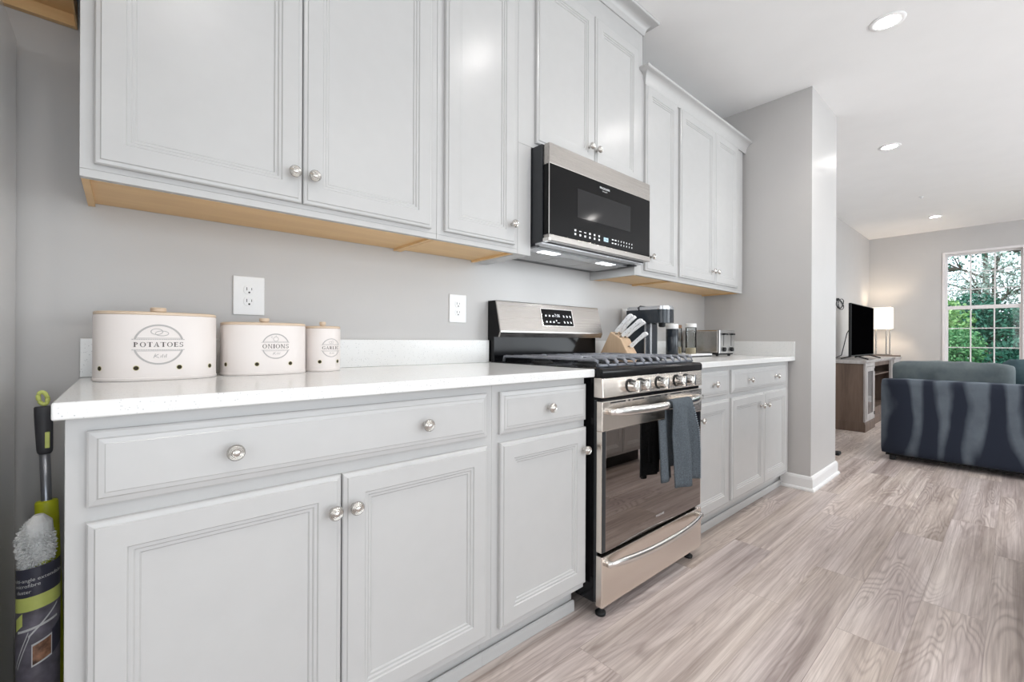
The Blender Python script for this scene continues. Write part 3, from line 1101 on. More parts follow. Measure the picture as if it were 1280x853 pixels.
# grates: three cast sections, bars curling down at the front
gz = 0.9455
for gi in range(3):
    gx0 = SXA + 0.022 + gi * 0.2395
    gx1 = gx0 + 0.234
    b = MB()
    r = 0.0062
    b.tube([(gx0, -0.645, 0.9215), (gx0, -0.640, gz - 0.004), (gx0, -0.625, gz), (gx0, -0.115, gz), (gx0, -0.105, gz - 0.004), (gx0, -0.100, 0.9215)], r, 8)
    b.tube([(gx1, -0.645, 0.9215), (gx1, -0.640, gz - 0.004), (gx1, -0.625, gz), (gx1, -0.115, gz), (gx1, -0.105, gz - 0.004), (gx1, -0.100, 0.9215)], r, 8)
    b.tube([(gx0, -0.640, 0.924), (gx1, -0.640, 0.924)], 0.0065, 8)
    b.tube([(gx0, -0.102, gz - 0.003), (gx1, -0.102, gz - 0.003)], r, 8)
    b.tube([(gx0, -0.37, gz), (gx1, -0.37, gz)], r, 8)
    for k in range(1, 4):
        x = gx0 + (gx1 - gx0) * k / 4
        for yc in (-0.505, -0.235):
            pass
        b.tube([(x, -0.646, 0.9215), (x, -0.645, 0.935), (x, -0.634, gz - 0.001), (x, -0.618, gz + 0.0015), (x, -0.540, gz + 0.001)], [0.0075, 0.0075, 0.0075, 0.0065, 0.005], 8)
        b.tube([(x, -0.470, gz + 0.001), (x, -0.270, gz + 0.001)], 0.0055, 8)
        b.tube([(x, -0.200, gz + 0.001), (x, -0.102, gz - 0.001)], 0.0055, 8)
    build('grate', b, M['iron'], t, smooth=True)
for bx, by, br in ((1.52, -0.50, 0.045), (1.52, -0.23, 0.038), (1.758, -0.37, 0.050), (2.0, -0.50, 0.045), (2.0, -0.23, 0.035)):
    b = MB()
    b.lathe([(br + 0.012, 0.0), (br + 0.010, 0.006), (br, 0.008), (br, 0.016), (br - 0.006, 0.019)], (bx, by, 0.9172), 'z', 24)
    build('burner', b, M['blackmat'], t, smooth=False)

# ------------------------------------------------------------------ hand towel on the oven handle
random.seed(4)


def towel():
    t = thing('hand_towel', 'slate grey terry hand towel hanging folded over the oven door handle', 'towel', (1.77, -0.745, 0.42))
    hy, hz, hr = -0.7375, 0.757, 0.021

    def surf(x0, x1, zf, zb, lean, seed, front_only=False, fold=0.010):
        b = MB()
        nu, grid = 26, []
        path = []
        for i in range(14):      # back layer up
            s = i / 13
            path.append(('b', zb + (hz - zb) * s))
        for i in range(1, 9):
            path.append(('a', PI * i / 9))
        for i in range(20):
            s = i / 19
            path.append(('f', hz - (hz - zf) * s))
        for kind, q in path:
            row = []
            for j in range(nu + 1):
                u = j / nu
                x = x0 + (x1 - x0) * u
                if kind == 'b':
                    dep = (hz - q)
                    y = hy + hr * 0.75 + 0.004 * math.sin(u * 9 + seed)
                    z = q
                    y = min(y, SF - 0.004)
                    xx = x + lean * dep * 0.3
                elif kind == 'a':
                    y = hy + hr * 0.75 * math.cos(q) - 0.0
                    z = hz + hr * math.sin(q)
                    xx = x
                else:
                    dep = (hz - q)
                    amp = fold * min(1, dep / 0.12)
                    y = hy - hr * 0.85 - 0.012 * min(1, dep / 0.2) + amp * math.sin(u * 2 * PI * 1.6 + seed) + 0.3 * amp * math.sin(u * 17 + dep * 9)
                    z = q - (0.008 * math.sin(u * 5 + seed) if dep > 0.2 else 0)
                    xx = x0 + (x1 - x0) * (0.5 + (u - 0.5) * (1 + 0.25 * dep)) + lean * dep
                row.append((xx, y, z))
            grid.append([b.bm.verts.new(p) for p in row])
        for A, B in zip(grid, grid[1:]):
            for j in range(nu):
                b.face([A[j], A[j + 1], B[j + 1], B[j]])
        return b
    a = build('cloth', surf(1.742, 1.900, 0.428, 0.50, 0.06, 0.5, fold=0.016), M['towel'], t, smooth=True)
    md = a.modifiers.new('thick', 'SOLIDIFY')
    md.thickness = 0.006
    md.offset = 0
    # the folded half behind, showing to the left and lower on the glass
    b = MB()
    nu, rows = 14, []
    for i in range(16):
        s = i / 15
        z = 0.700 - (0.700 - 0.448) * s
        row = []
        for j in range(nu + 1):
            u = j / nu
            x = 1.690 + 0.090 * u + 0.02 * s - 0.010 * s * (1 - u)
            y = -0.715 - 0.012 * math.sin(u * PI * 1.3 + 0.4) - 0.008 * s
            row.append(b.bm.verts.new((x, y, z)))
        rows.append(row)
    for A, B in zip(rows, rows[1:]):
        for j in range(nu):
            b.face([A[j], A[j + 1], B[j + 1], B[j]])
    f = build('inner_fold', b, M['towel'], t, smooth=True)
    md = f.modifiers.new('thick', 'SOLIDIFY')
    md.thickness = 0.006
    md.offset = 0
    # stitched right edge
    b = MB()
    for i in range(34):
        z = 0.735 - i * 0.009
        dep = hz - z
        xx = 1.742 + 0.158 * (0.5 + 0.5 * (1 + 0.25 * dep)) + 0.06 * dep
        amp = 0.016 * min(1, dep / 0.12)
        y = hy - hr * 0.85 - 0.012 * min(1, dep / 0.2) + amp * math.sin(2 * PI * 1.6 + 0.5) + 0.3 * amp * math.sin(17 + dep * 9)
        b.box(xx - 0.010, xx + 0.001, y - 0.0052, y - 0.003, z - 0.0018, z + 0.0018)
    build('edge_stitching', b, M['stitch'], t)


towel()

# ------------------------------------------------------------------ microwave
t = thing('microwave', 'black and stainless over-the-range microwave mounted above the stove', 'microwave', (1.758, -0.2, 1.40))
b = MB()
b.box(MX0 + 0.001, MX1 - 0.001, -0.365, -0.004, 1.428, 1.833)
build('body', b, M['darkgrey'], t, bevel=0.002)
MF = -0.400
b = MB()
b.box(MX0 + 0.009, MX1, MF, -0.3655, 1.7470, 1.8315)
b.box(MX0 + 0.009, MX1, MF, -0.3655, 1.4305, 1.4565)
dd = build('door', b, M['steel'], t, bevel=0.002)
build('door_glass', MB().box(MX0 + 0.009, MX1, MF + 0.0005, -0.3655, 1.4567, 1.7468), M['blackglass'], dd, bevel=0.0015)
build('glass_edge', MB().box(MX0 + 0.0088, MX0 + 0.0105, MF - 0.0004, MF + 0.0025, 1.4575, 1.7460), M['polish'], dd)
build('latch', MB().box(MX0 + 0.004, MX0 + 0.022, MF - 0.002, -0.368, 1.4270, 1.4420), M['polish'], dd, bevel=0.002)
build('door_window', MB().box(1.5640, 1.9625, MF - 0.0003, MF + 0.001, 1.5560, 1.6815), M['mwwindow'], dd)
b = MB()
text_mesh(b, 'FRIGIDAIRE', 0.0135, lambda u, v: (1.7560 + u, MF - 0.0004, 1.7215 + v), space=1.1)
text_mesh(b, 'GALLERY', 0.0075, lambda u, v: (1.7560 + u, MF - 0.0004, 1.7080 + v), space=1.3)
build('lettering', b, M['lit'], dd)
for r_, z in ((0, 1.4965), (1, 1.4800)):
    for i in range(6):
        x = 1.5500 + i * 0.0330
        w = 0.007 if i in (1, 2) and r_ == 0 else 0.005
        h = 0.0016 if i in (1, 2) and r_ == 0 else 0.0042
        build('touch_button', MB().box(x - w, x + w, MF - 0.0006, MF + 0.001, z - h, z + h), M['lit'], dd)
    for i in range(8):
        x = 1.8180 + i * 0.0225
        w = 0.0065 if i < 2 else 0.0017
        h = 0.0025 if i < 2 else 0.0038
        build('touch_button', MB().box(x - w, x + w, MF - 0.0006, MF + 0.001, z - h, z + h), M['lit'], dd)
build('clock_display', MB().box(1.7500, 1.7830, MF - 0.0006, MF + 0.001, 1.4790, 1.4975), M['display'], dd)
b = MB()
text_mesh(b, '7:06', 0.013, lambda u, v: (1.7665 + u, MF - 0.0009, 1.4882 + v))
build('clock_digits', b, M['blackmat'], dd)
# underside: bright shelf, dark channel, filters, lamps
b = MB()
build('front_lip', MB().box(MX0 + 0.004, MX1 - 0.004, -0.363, -0.325, 1.4190, 1.4278), M['silver'], t, bevel=0.001)
b.box(MX0 + 0.004, MX1 - 0.004, -0.060, -0.006, 1.4190, 1.4278)
b.box(MX0 + 0.004, MX0 + 0.030, -0.3245, -0.060, 1.4150, 1.4278)
b.box(MX1 - 0.030, MX1 - 0.004, -0.3245, -0.060, 1.4150, 1.4278)
build('underside_frame', b, M['darkgrey'], t, bevel=0.001)
build('vent_channel', MB().box(MX0 + 0.031, MX1 - 0.031, -0.3245, -0.285, 1.4215, 1.4278), M['black'], t)
b = MB().box(MX0 + 0.031, MX1 - 0.031, -0.2845, -0.2250, 1.4165, 1.4278)
lp = build('lamp_strip', b, M['silver'], t)
for xa, xb in ((1.425, 1.640), (1.646, 1.868), (1.874, 2.104)):
    build('grease_filter', MB().box(xa, xb, -0.224, -0.064, 1.4150, 1.4278), M['meshfilter'], t, bevel=0.001)
for lx in (1.535, 1.955):
    build('light_lens', MB().box(lx - 0.055, lx + 0.055, -0.278, -0.232, 1.4150, 1.4166), M['hoodlamp'], t)
    ld = bpy.data.lights.new('microwave_lamp', 'AREA')
    ld.shape = 'RECTANGLE'
    ld.size, ld.size_y = 0.10, 0.04
    ld.energy = 1.0
    ld.color = (0.9, 0.96, 1.0)
    lo = bpy.data.objects.new('microwave_lamp', ld)
    lo.location = (lx, -0.255, 1.413)
    col.objects.link(lo)


# ------------------------------------------------------------------ storage tins
def se_pt(cx, cy, a, b_, n, th, inset=0.0):
    c, s = math.cos(th), math.sin(th)
    return (cx + (a - inset) * math.copysign(abs(c) ** (2 / n), c), cy + (b_ - inset) * math.copysign(abs(s) ** (2 / n), s))


def tin(name, label, word, cx, cy, a, b_, n, ztop, knob_r, ex, ez, er, holes, letter_h, icon):
    z0 = 0.9142
    t = thing(name, label, 'canister', (cx, cy, z0), 'kitchen storage tins on the left counter')
    N = 72

    def loop(mb, z, ins=0.0):
        return mb.verts([(*se_pt(cx, cy, a, b_, n, 2 * PI * k / N, ins), z) for k in range(N)])

    def stack(levels, cap=True):
        mb = MB()
        loops = [loop(mb, z, ins) for z, ins in levels]
        for A, B in zip(loops, loops[1:]):
            for k in range(N):
                j = (k + 1) % N
                mb.face([A[k], A[j], B[j], B[k]])
        mb.face(loops[0][::-1])
        mb.face(loops[-1])
        return mb
    o = build('body', stack([(z0, 0.002), (z0 + 0.002, 0.0), (z0 + 0.007, 0.0), (z0 + 0.008, 0.0012), (ztop - 0.003, 0.0012), (ztop, 0.0025)]), M['tin'], t)
    smooth_angle(o, 50)
    body = o
    lid = build('lid', stack([(ztop, 0.003), (ztop + 0.001, 0.0015), (ztop + 0.006, 0.0015), (ztop + 0.008, 0.004)]), M['palewood'], t)
    smooth_angle(lid, 50)
    k = MB()
    k.lathe([(knob_r * 0.75, 0.008), (knob_r * 0.75, 0.012), (knob_r, 0.013), (knob_r, 0.021), (knob_r * 0.9, 0.023)], (cx, cy, ztop), 'z', 24)
    smooth_angle(build('lid_knob', k, M['palewood'], lid), 40)

    def fy(x):
        q = min(0.999, abs(x - cx) / (a - 0.0012))
        return cy - (b_ - 0.0012) * (1 - q ** n) ** (1 / n)

    def place(u, v, off=0.0006):
        x = ex + u
        return (x, fy(x) - off, ez + v)
    # printed emblem: broken ring, two rules, drawn vegetable, lettering
    g = MB()

    def stroke(pts, w):
        for p, q in zip(pts, pts[1:]):
            dx, dy = q[0] - p[0], q[1] - p[1]
            l = math.hypot(dx, dy) or 1
            nx, ny = -dy / l * w / 2, dx / l * w / 2
            g.quad([place(p[0] + nx, p[1] + ny), place(q[0] + nx, q[1] + ny), place(q[0] - nx, q[1] - ny), place(p[0] - nx, p[1] - ny)])
    lh = letter_h * 1.0
    band = max(lh * 0.95, er * 0.27)
    a0 = math.asin(band / er)
    for s in (1, -1):
        stroke([(er * math.cos(a0 + (PI - 2 * a0) * i / 26), s * er * math.sin(a0 + (PI - 2 * a0) * i / 26)) for i in range(27)], er * 0.085)
        for m_ in range(24):
            ua = -er * 1.08 + 2.16 * er * m_ / 24
            stroke([(ua, s * band), (ua + 2.16 * er / 24 * 0.8, s * band)], er * 0.035)
        stroke([(-er * 0.92 + 1.84 * er * i / 10, s * band * 1.22) for i in range(11)], er * 0.022)
    sc = er * 0.30
    oy = er * 0.62
    if icon == 'potato':
        for ox, oy_, rx, ry in ((-0.3, 0.15, 0.8, 0.5), (0.4, -0.15, 0.9, 0.42)):
            stroke([((ox + rx * math.cos(q * PI / 9)) * sc, oy + (oy_ + ry * math.sin(q * PI / 9)) * sc) for q in range(19)], er * 0.03)
    elif icon == 'onion':
        stroke([((0.62 * math.cos(q * PI / 9)) * sc, oy + (-0.1 + 0.62 * math.sin(q * PI / 9)) * sc) for q in range(19)], er * 0.035)
        stroke([(0, oy + 0.5 * sc), (0.05 * sc, oy + 0.95 * sc)], er * 0.03)
        stroke([(-0.9 * sc, oy + 0.1 * sc), (-1.1 * sc, oy + 0.5 * sc), (-0.8 * sc, oy + 0.6 * sc)], er * 0.03)
    else:
        stroke([((-0.3 + 0.5 * math.cos(q * PI / 9)) * sc, oy + (-0.1 + 0.42 * math.sin(q * PI / 9)) * sc) for q in range(19)], er * 0.035)
        stroke([((0.5 + 0.4 * math.cos(q * PI / 9)) * sc, oy + (0.1 + 0.5 * math.sin(q * PI / 9)) * sc) for q in range(19)], er * 0.03)
    yb = -er * 0.60
    stroke([(-0.22 * er, yb - 0.10 * er), (-0.14 * er, yb + 0.12 * er)], er * 0.03)
    stroke([(-0.02 * er, yb + 0.10 * er), (-0.17 * er, yb), (0.0, yb - 0.09 * er)], er * 0.03)
    for i in range(4):
        stroke([((0.06 + i * 0.075) * er, yb - 0.08 * er), ((0.085 + i * 0.075) * er, yb + (0.10 if i % 2 else 0.03) * er)], er * 0.028)
    build('printed_emblem', g, M['print_grey'], body)
    w = MB()
    serif_text(w, word, lh, lambda u, v: place(u, v, 0.0008))
    build('lettering', w, M['print_dark'], body)
    for hx in holes:
        eps = 0.002
        yy = fy(hx)
        tx = Vector((2 * eps, fy(hx + eps) - fy(hx - eps), 0)).normalized()
        nn = Vector((tx.y, -tx.x, 0))
        c = Vector((hx, yy, z0 + 0.0320)) + nn * 0.0004
        for r_, of, mt in ((0.0062, 0.0, M['rim']), (0.0050, 0.0003, M['hole'])):
            hm = MB()
            vs = [c + nn * of + tx * (r_ * math.cos(2 * PI * q / 16)) + Vector((0, 0, r_ * math.sin(2 * PI * q / 16))) for q in range(16)]
            hm.face(hm.verts(vs))
            if mt is M['rim']:
                par = build('vent_hole', hm, mt, body)
            else:
                build('hole_opening', hm, mt, par)


tin('storage_tin', 'largest storage tin, printed POTATOES, at the left end of the counter', 'POTATOES', 0.1555, -0.165, 0.127, 0.093, 2.7, 1.0765, 0.017,
    0.1530, 1.0035, 0.0480, (0.0445, 0.1098, 0.1934, 0.2600), 0.0116, 'potato')
tin('storage_tin', 'medium storage tin, printed ONIONS, in the middle of the three tins', 'ONIONS', 0.4080, -0.148, 0.1130, 0.083, 2.7, 1.0585, 0.014,
    0.4210, 0.9975, 0.0355, (0.3030, 0.3725, 0.4610), 0.0118, 'onion')
tin('storage_tin', 'smallest round storage tin, printed GARLIC, right of the onion tin', 'GARLIC', 0.5830, -0.136, 0.0560, 0.056, 2.0, 1.0535, 0.010,
    0.5930, 0.9910, 0.0290, (0.5585, 0.6160), 0.0098, 'garlic')


# ------------------------------------------------------------------ wall outlets
def outlet(x0, label, z0=1.0965):
    w, h = 0.090, 0.1265
    t = thing('wall_outlet', label, 'outlet', (x0 + w / 2, 0, z0), 'duplex outlets on the splash wall')
    b = MB().box(x0, x0 + w, -0.006, -0.0003, z0, z0 + h)
    build('cover_plate', b, M['whiteplastic'], t, bevel=0.0035, seg=3)
    for zc in (z0 + h / 2 + 0.019, z0 + h / 2 - 0.019):
        m = MB()
        pts = []
        for k in range(28):
            a = 2 * PI * k / 28
            pts.append((x0 + w / 2 + 0.0170 * math.cos(a), zc + max(-0.0145, min(0.0145, 0.0172 * math.sin(a)))))
        m.prism(pts, 'y', -0.0078, -0.0055)
        rc = build('receptacle', m, M['whiteplastic'], t, bevel=0.0008)
        s = MB()
        s.box(x0 + w / 2 - 0.0080, x0 + w / 2 - 0.0060, -0.0081, -0.0078, zc - 0.002, zc + 0.008)
        s.box(x0 + w / 2 + 0.0060, x0 + w / 2 + 0.0078, -0.0081, -0.0078, zc - 0.001, zc + 0.007)
        s.lathe([(0.0030, -0.0081), (0.0030, -0.0078)], (x0 + w / 2, 0, zc - 0.0085), 'y', 12)
        build('socket_slots', s, M['slot'], rc)


outlet(0.3485, 'white duplex outlet above the onion tin')
outlet(1.1650, 'white duplex outlet just left of the stove backguard')
outlet(2.4600, 'white duplex outlet half hidden behind the coffee maker')

# ------------------------------------------------------------------ cleaning things in the gap by the fridge
t = thing('cleaning_pole', 'grey extendable cleaning pole with charcoal grip and lime sleeve, leaning beside the cabinet', 'cleaning pole', (-0.045, -0.14, 0))


def pole_pt(z):
    s = z / 0.90
    return Vector((-0.028 - 0.030 * s, -0.180 + 0.060 * s, z))


b = MB()
b.tube([pole_pt(0.50), pole_pt(0.62), pole_pt(0.76)], 0.0095, 16)
build('shaft', b, M['pole'], t, smooth=True)
b = MB()
zs = [0.742, 0.746, 0.752, 0.79, 0.83, 0.852, 0.855]
b.tube([pole_pt(z) for z in zs], [0.0105, 0.0130, 0.0140, 0.0150, 0.0158, 0.0158, 0.014], 18)
g = build('grip', b, M['grip'], t, smooth=True)
c0 = pole_pt(0.775) + Vector((0.006, -0.0145, 0))
build('grip_button', MB().box(c0.x - 0.004, c0.x + 0.004, c0.y - 0.002, c0.y + 0.004, 0.757, 0.795), M['limepale'], g, bevel=0.001)
b = MB()
pts = []
cc = pole_pt(0.874)
for k in range(25):
    a = 2 * PI * k / 24
    pts.append((cc.x + 0.0075 * math.cos(a) - 0.15 * 0.014 * math.sin(a), cc.y, cc.z + 0.0150 * math.sin(a)))
b.tube(pts, 0.0045, 10)
build('hanging_loop', b, M['limepale'], t, smooth=True)
b = MB()
b.tube([pole_pt(z) for z in (0.02, 0.30, 0.50, 0.628, 0.632)], [0.021, 0.021, 0.0205, 0.0200, 0.018], 20)
build('sleeve', b, M['lime'], t, smooth=True)

t = thing('duster', 'fluffy white microfibre duster in a printed card wrap, standing between fridge and cabinet', 'duster', (-0.062, -0.27, 0))
DC = Vector((-0.0495, -0.262, 0))
random.seed(9)
b = MB()
b.lathe([(0.022, 0.0), (0.026, 0.02), (0.026, 0.50), (0.018, 0.56), (0.010, 0.60)], DC, 'z', 20)
build('core', b, M['lime'], t, smooth=True)
b = MB()
for i in range(6500):
    a = random.uniform(0, 2 * PI)
    zc = random.uniform(0.525, 0.622)
    rr = 0.017 + 0.0065 * math.sin((zc - 0.52) / 0.115 * PI)
    top = max(0, zc - 0.59) * 0.5
    p0 = DC + Vector((-0.004 + math.cos(a) * (rr - top) * 0.5, math.sin(a) * (rr - top) * 0.5, zc))
    dr_ = Vector((math.cos(a), math.sin(a), random.uniform(-0.7, 0.6))).normalized()
    L = random.uniform(0.003, 0.009) + 0.002 * math.sin(3 * a + zc * 60)
    p1 = p0 + dr_ * (L + (rr - top) * 0.35)
    p2 = p1 + (dr_ + Vector((random.uniform(-1, 1), random.uniform(-1, 1), random.uniform(-1, 0.2)))).normalized() * 0.005
    side = dr_.cross(Vector((random.uniform(-1, 1), random.uniform(-1, 1), random.uniform(-1, 1)))).normalized() * 0.0013
    v = b.verts([p0 - side, p0 + side, p1 + side, p1 - side, p2 + side * 0.5, p2 - side * 0.5])
    b.face([v[0], v[1], v[2], v[3]])
    b.face([v[3], v[2], v[4], v[5]])
b.lathe([(0.012, 0.515), (0.020, 0.53), (0.025, 0.57), (0.021, 0.62), (0.008, 0.635)], DC, 'z', 16)
build('fluffy_head', b, M['fluff'], t)


def wrap(mb, a0, a1, zf0, zf1, r_, n=14):
    """patch on the package cylinder between angles; zf are functions of u in 0..1"""
    lo, hi = [], []
    for k in range(n + 1):
        u = k / n
        a = R(a0 + (a1 - a0) * u)
        x, y = DC.x + 0.0335 * r_ * math.cos(a), DC.y + 0.031 * r_ * math.sin(a)
        lo.append(mb.bm.verts.new((x, y, zf0(u))))
        hi.append(mb.bm.verts.new((x, y, zf1(u))))
    for k in range(n):
        mb.face([lo[k], lo[k + 1], hi[k + 1], hi[k]])


wv = lambda base, amp=0.012: (lambda u: base + amp * (u - 0.3) * 1.2)
for nm, z0, z1, mt, rr in (('card_title_band', 0.470, 0.530, 'cardblack', 1.0), ('card_lime_band', 0.440, 0.4702, 'limepale', 1.0), ('card_photo', 0.10, 0.4402, 'cardgrey', 1.0)):
    b = MB()
    wrap(b, 175, 375, wv(z0) if z0 > 0.2 else (lambda u: 0.10), wv(z1), rr)
    cardo = build(nm, b, M[mt], t, smooth=True)
    if nm == 'card_title_band':
        w = MB()

        def cyl(u0, z):
            def f(u, v):
                a = R(u0) + u / 0.0335
                return (DC.x + 0.0340 * math.cos(a), DC.y + 0.0315 * math.sin(a), z + v + 0.10 * u)
            return f
        text_mesh(w, 'multi-angle extendable', 0.0105, cyl(270, 0.5080), space=1.0)
        text_mesh(w, 'microfibre', 0.0105, cyl(243, 0.4950), space=1.0)
        text_mesh(w, 'duster', 0.0105, cyl(234, 0.4820), space=1.0)
        build('card_lettering', w, M['cardwhite'], cardo)
    if nm == 'card_photo':
        w = MB()
        wrap(w, 205, 232, wv(0.402), wv(0.428), 1.006, 5)
        build('lime_badge', w, M['limepale'], cardo)
        w = MB()
        wrap(w, 258, 312, lambda u: 0.322 + 0.012 * u, lambda u: 0.370 + 0.012 * u, 1.008, 8)
        build('inset_picture_border', w, M['cardwhite'], cardo)
        w = MB()
        wrap(w, 261, 309, lambda u: 0.326 + 0.012 * u, lambda u: 0.366 + 0.012 * u, 1.014, 8)
        build('inset_picture', w, M['cardpic'], cardo)
        w = MB()
        for s_, e_, z_a, z_b in ((205, 250, 0.320, 0.395), (214, 256, 0.318, 0.390), (250, 330, 0.385, 0.440), (215, 330, 0.395, 0.412)):
            wrap(w, s_, e_, lambda u: z_a + (z_b - z_a) * u, lambda u: z_a + (z_b - z_a) * u + 0.005, 1.010, 8)
        build('pictured_dusters', w, M['cardwhite'], cardo)
        w = MB()
        wrap(w, 312, 356, lambda u: 0.335 + 0.02 * u, lambda u: 0.388 + 0.02 * u, 1.006, 8)
        build('dark_caption_block', w, M['cardblack'], cardo)

# ------------------------------------------------------------------ right counter: knife block and knives
KX0, KX1 = 2.158, 2.250
t = thing('knife_block', 'beech knife block leaning forward on the right counter beside the stove', 'knife block', (2.2, -0.15, 0.9142))
b = MB()
b.prism([(-0.048, 0.9144), (-0.252, 0.9144), (-0.252, 0.952), (-0.236, 0.975), (-0.208, 1.028), (-0.137, 1.070)], 'x', KX0, KX1)
build('block', b, M['blockwood'], t, bevel=0.004)
for kx, ky, kz in ((2.183, -0.160, 1.0568), (2.225, -0.160, 1.0568), (2.183, -0.190, 1.0390), (2.225, -0.190, 1.0390), (2.204, -0.230, 0.9867)):
    build('knife_slot', MB().box(kx - 0.010, kx + 0.010, ky - 0.003, ky + 0.003, kz - 0.001, kz + 0.0025), M['slot'], t)


def knife(kx, y0, z0, ang, L, label, w=0.020):
    t = thing('kitchen_knife', label, 'knife', (kx, y0, z0), 'white-handled knives in the block')
    d = Vector((0, -math.cos(R(ang)), math.sin(R(ang))))
    n = Vector((0, math.sin(R(ang)), math.cos(R(ang))))
    b = MB()
    o0 = Vector((kx, y0, z0))

    def ring(i, p):
        s, hw, sag = prof[i]
        c = o0 + d * (s * L) + n * sag
        return [c + Vector((-0.0075, 0, 0)) + n * hw, c + Vector((0.0075, 0, 0)) + n * hw, c + Vector((0.0075, 0, 0)) - n * hw, c + Vector((-0.0075, 0, 0)) - n * hw]
    prof = [(0.06, 0.0085, 0), (0.14, 0.0105, 0), (0.40, 0.0090, 0.001), (0.70, 0.0100, 0), (0.88, 0.0120, -0.001), (0.96, 0.0110, -0.004), (1.0, 0.0070, -0.006)]
    b.sweep(prof, ring)
    build('handle', b, M['knifewhite'], t, bevel=0.002)
    m = MB()
    m.sweep([0, 1, 2], lambda i, p: [o0 + d * (L * (-0.40, 0.0, 0.075)[i]) + Vector((sx * 0.0016, 0, 0)) + n * sn * 0.0085 for sx, sn in ((-1, 1), (1, 1), (1, -1), (-1, -1))])
    build('blade', m, M['polish'], t)
    rv = MB()
    for s in (0.25, 0.5, 0.75):
        c = o0 + d * (s * L)
        rv.lathe([(0.0022, -0.0079), (0.0022, 0.0079)], c, 'x', 8)
    build('rivets', rv, M['nickel'], t)


knife(2.183, -0.152, 1.0625, 44, 0.150, 'white-handled knife, topmost of the row nearer the stove')
knife(2.225, -0.152, 1.0625, 44, 0.140, 'white-handled knife, topmost of the row nearer the coffee maker')
knife(2.183, -0.192, 1.0400, 36, 0.165, 'white-handled knife, middle height, near side of the block')
knife(2.225, -0.192, 1.0400, 36, 0.150, 'white-handled knife, middle height, far side of the block')
knife(2.204, -0.236, 0.9820, 38, 0.135, 'lowest white-handled knife, alone at the foot of the block')

# ------------------------------------------------------------------ coffee maker
t = thing('coffee_maker', 'dark single-cup coffee maker with silver top behind the knife block', 'coffee maker', (2.475, -0.19, 0.9142))
CX0, CX1 = 2.405, 2.545


def rounded_front(x0, x1, yb, yf, rad, n=8):
    pts = [(x0, yb), (x0, yf + rad)]
    for i in range(1, n):
        a = PI + PI / 2 * i / n
        pts.append((x0 + rad + rad * math.cos(a), yf + rad + rad * math.sin(a)))
    pts.append((x0 + rad, yf))
    pts.append((x1 - rad, yf))
    for i in range(1, n):
        a = 1.5 * PI + PI / 2 * i / n
        pts.append((x1 - rad + rad * math.cos(a), yf + rad + rad * math.sin(a)))
    pts += [(x1, yf + rad), (x1, yb)]
    return pts


b = MB().box(CX0, CX1, -0.205, -0.075, 0.9144, 1.1235)
tw = build('tower', b, M['coffeeblack'], t, bevel=0.004)
build('tower_trim', MB().box(CX0 - 0.0008, CX0 + 0.004, -0.2085, -0.200, 0.930, 1.120), M['silver'], tw)
build('centre_column', MB().box(2.455, 2.474, -0.2100, -0.2052, 0.935, 1.1235), M['silver'], tw, bevel=0.001)
b = MB()
b.prism(rounded_front(CX0, CX1, -0.075, -0.335, 0.055), 'z', 1.1240, 1.2030)
smooth_angle(build('brew_head', b, M['coffeeblack'], t), 40)
b = MB()
b.prism(rounded_front(CX0 + 0.001, CX1 - 0.001, -0.080, -0.333, 0.055), 'z', 1.2032, 1.2180)
b.prism(rounded_front(CX0 + 0.006, CX1 - 0.006, -0.085, -0.328, 0.050), 'z', 1.2180, 1.2235)
smooth_angle(build('lid', b, M['silver'], t), 40)
b = MB()
b.tube([(CX0 - 0.002, -0.165, 1.196), (CX0 - 0.004, -0.160, 1.2150), (2.43, -0.155, 1.2280), (2.49, -0.152, 1.2280)], 0.0042, 8)
build('lid_handle', b, M['blackmat'], t, smooth=True)
b = MB()
b.prism(rounded_front(CX0 + 0.01, CX1 - 0.01, -0.2055, -0.320, 0.045), 'z', 0.9144, 0.9330)
build('drip_tray', b, M['darkgrey'], t, bevel=0.002)
b = MB()
b.lathe([(0.020, 0.0), (0.020, -0.020), (0.011, -0.024)], (2.475, -0.275, 1.1238), 'z', 18)
build('spout', b, M['blackmat'], t)

# ------------------------------------------------------------------ jars, tray, toaster
t = thing('coffee_canister', 'dark round canister with pale lid right of the coffee maker', 'canister', (2.700, -0.215, 0.9142))
b = MB()
b.lathe([(0.036, 0.0), (0.038, 0.003), (0.038, 0.178), (0.036, 0.181)], (2.700, -0.215, 0.9143), 'z', 32)
smooth_angle(build('body', b, M['coffeeblack'], t), 40)
b = MB()
b.lathe([(0.037, 0.1813), (0.0385, 0.184), (0.0385, 0.208), (0.036, 0.212)], (2.700, -0.215, 0.9143), 'z', 32)
smooth_angle(build('lid', b, M['whiteplastic'], t), 40)

t = thing('serving_tray', 'low white tray with dark underside carrying two jars beside the toaster', 'tray', (2.98, -0.17, 0.9142))
b = MB().box(2.830, 3.125, -0.275, -0.055, 0.9143, 0.9215)
build('base', b, M['blackmat'], t, bevel=0.002)
b = MB()
b.box(2.828, 3.127, -0.277, -0.053, 0.9217, 0.9275)
b.box(2.828, 3.127, -0.277, -0.271, 0.9276, 0.9345)
b.box(2.828, 3.127, -0.059, -0.053, 0.9276, 0.9345)
b.box(2.828, 2.834, -0.2705, -0.0595, 0.9276, 0.9345)
b.box(3.121, 3.127, -0.2705, -0.0595, 0.9276, 0.9345)
build('top', b, M['whiteplastic'], t, bevel=0.001)


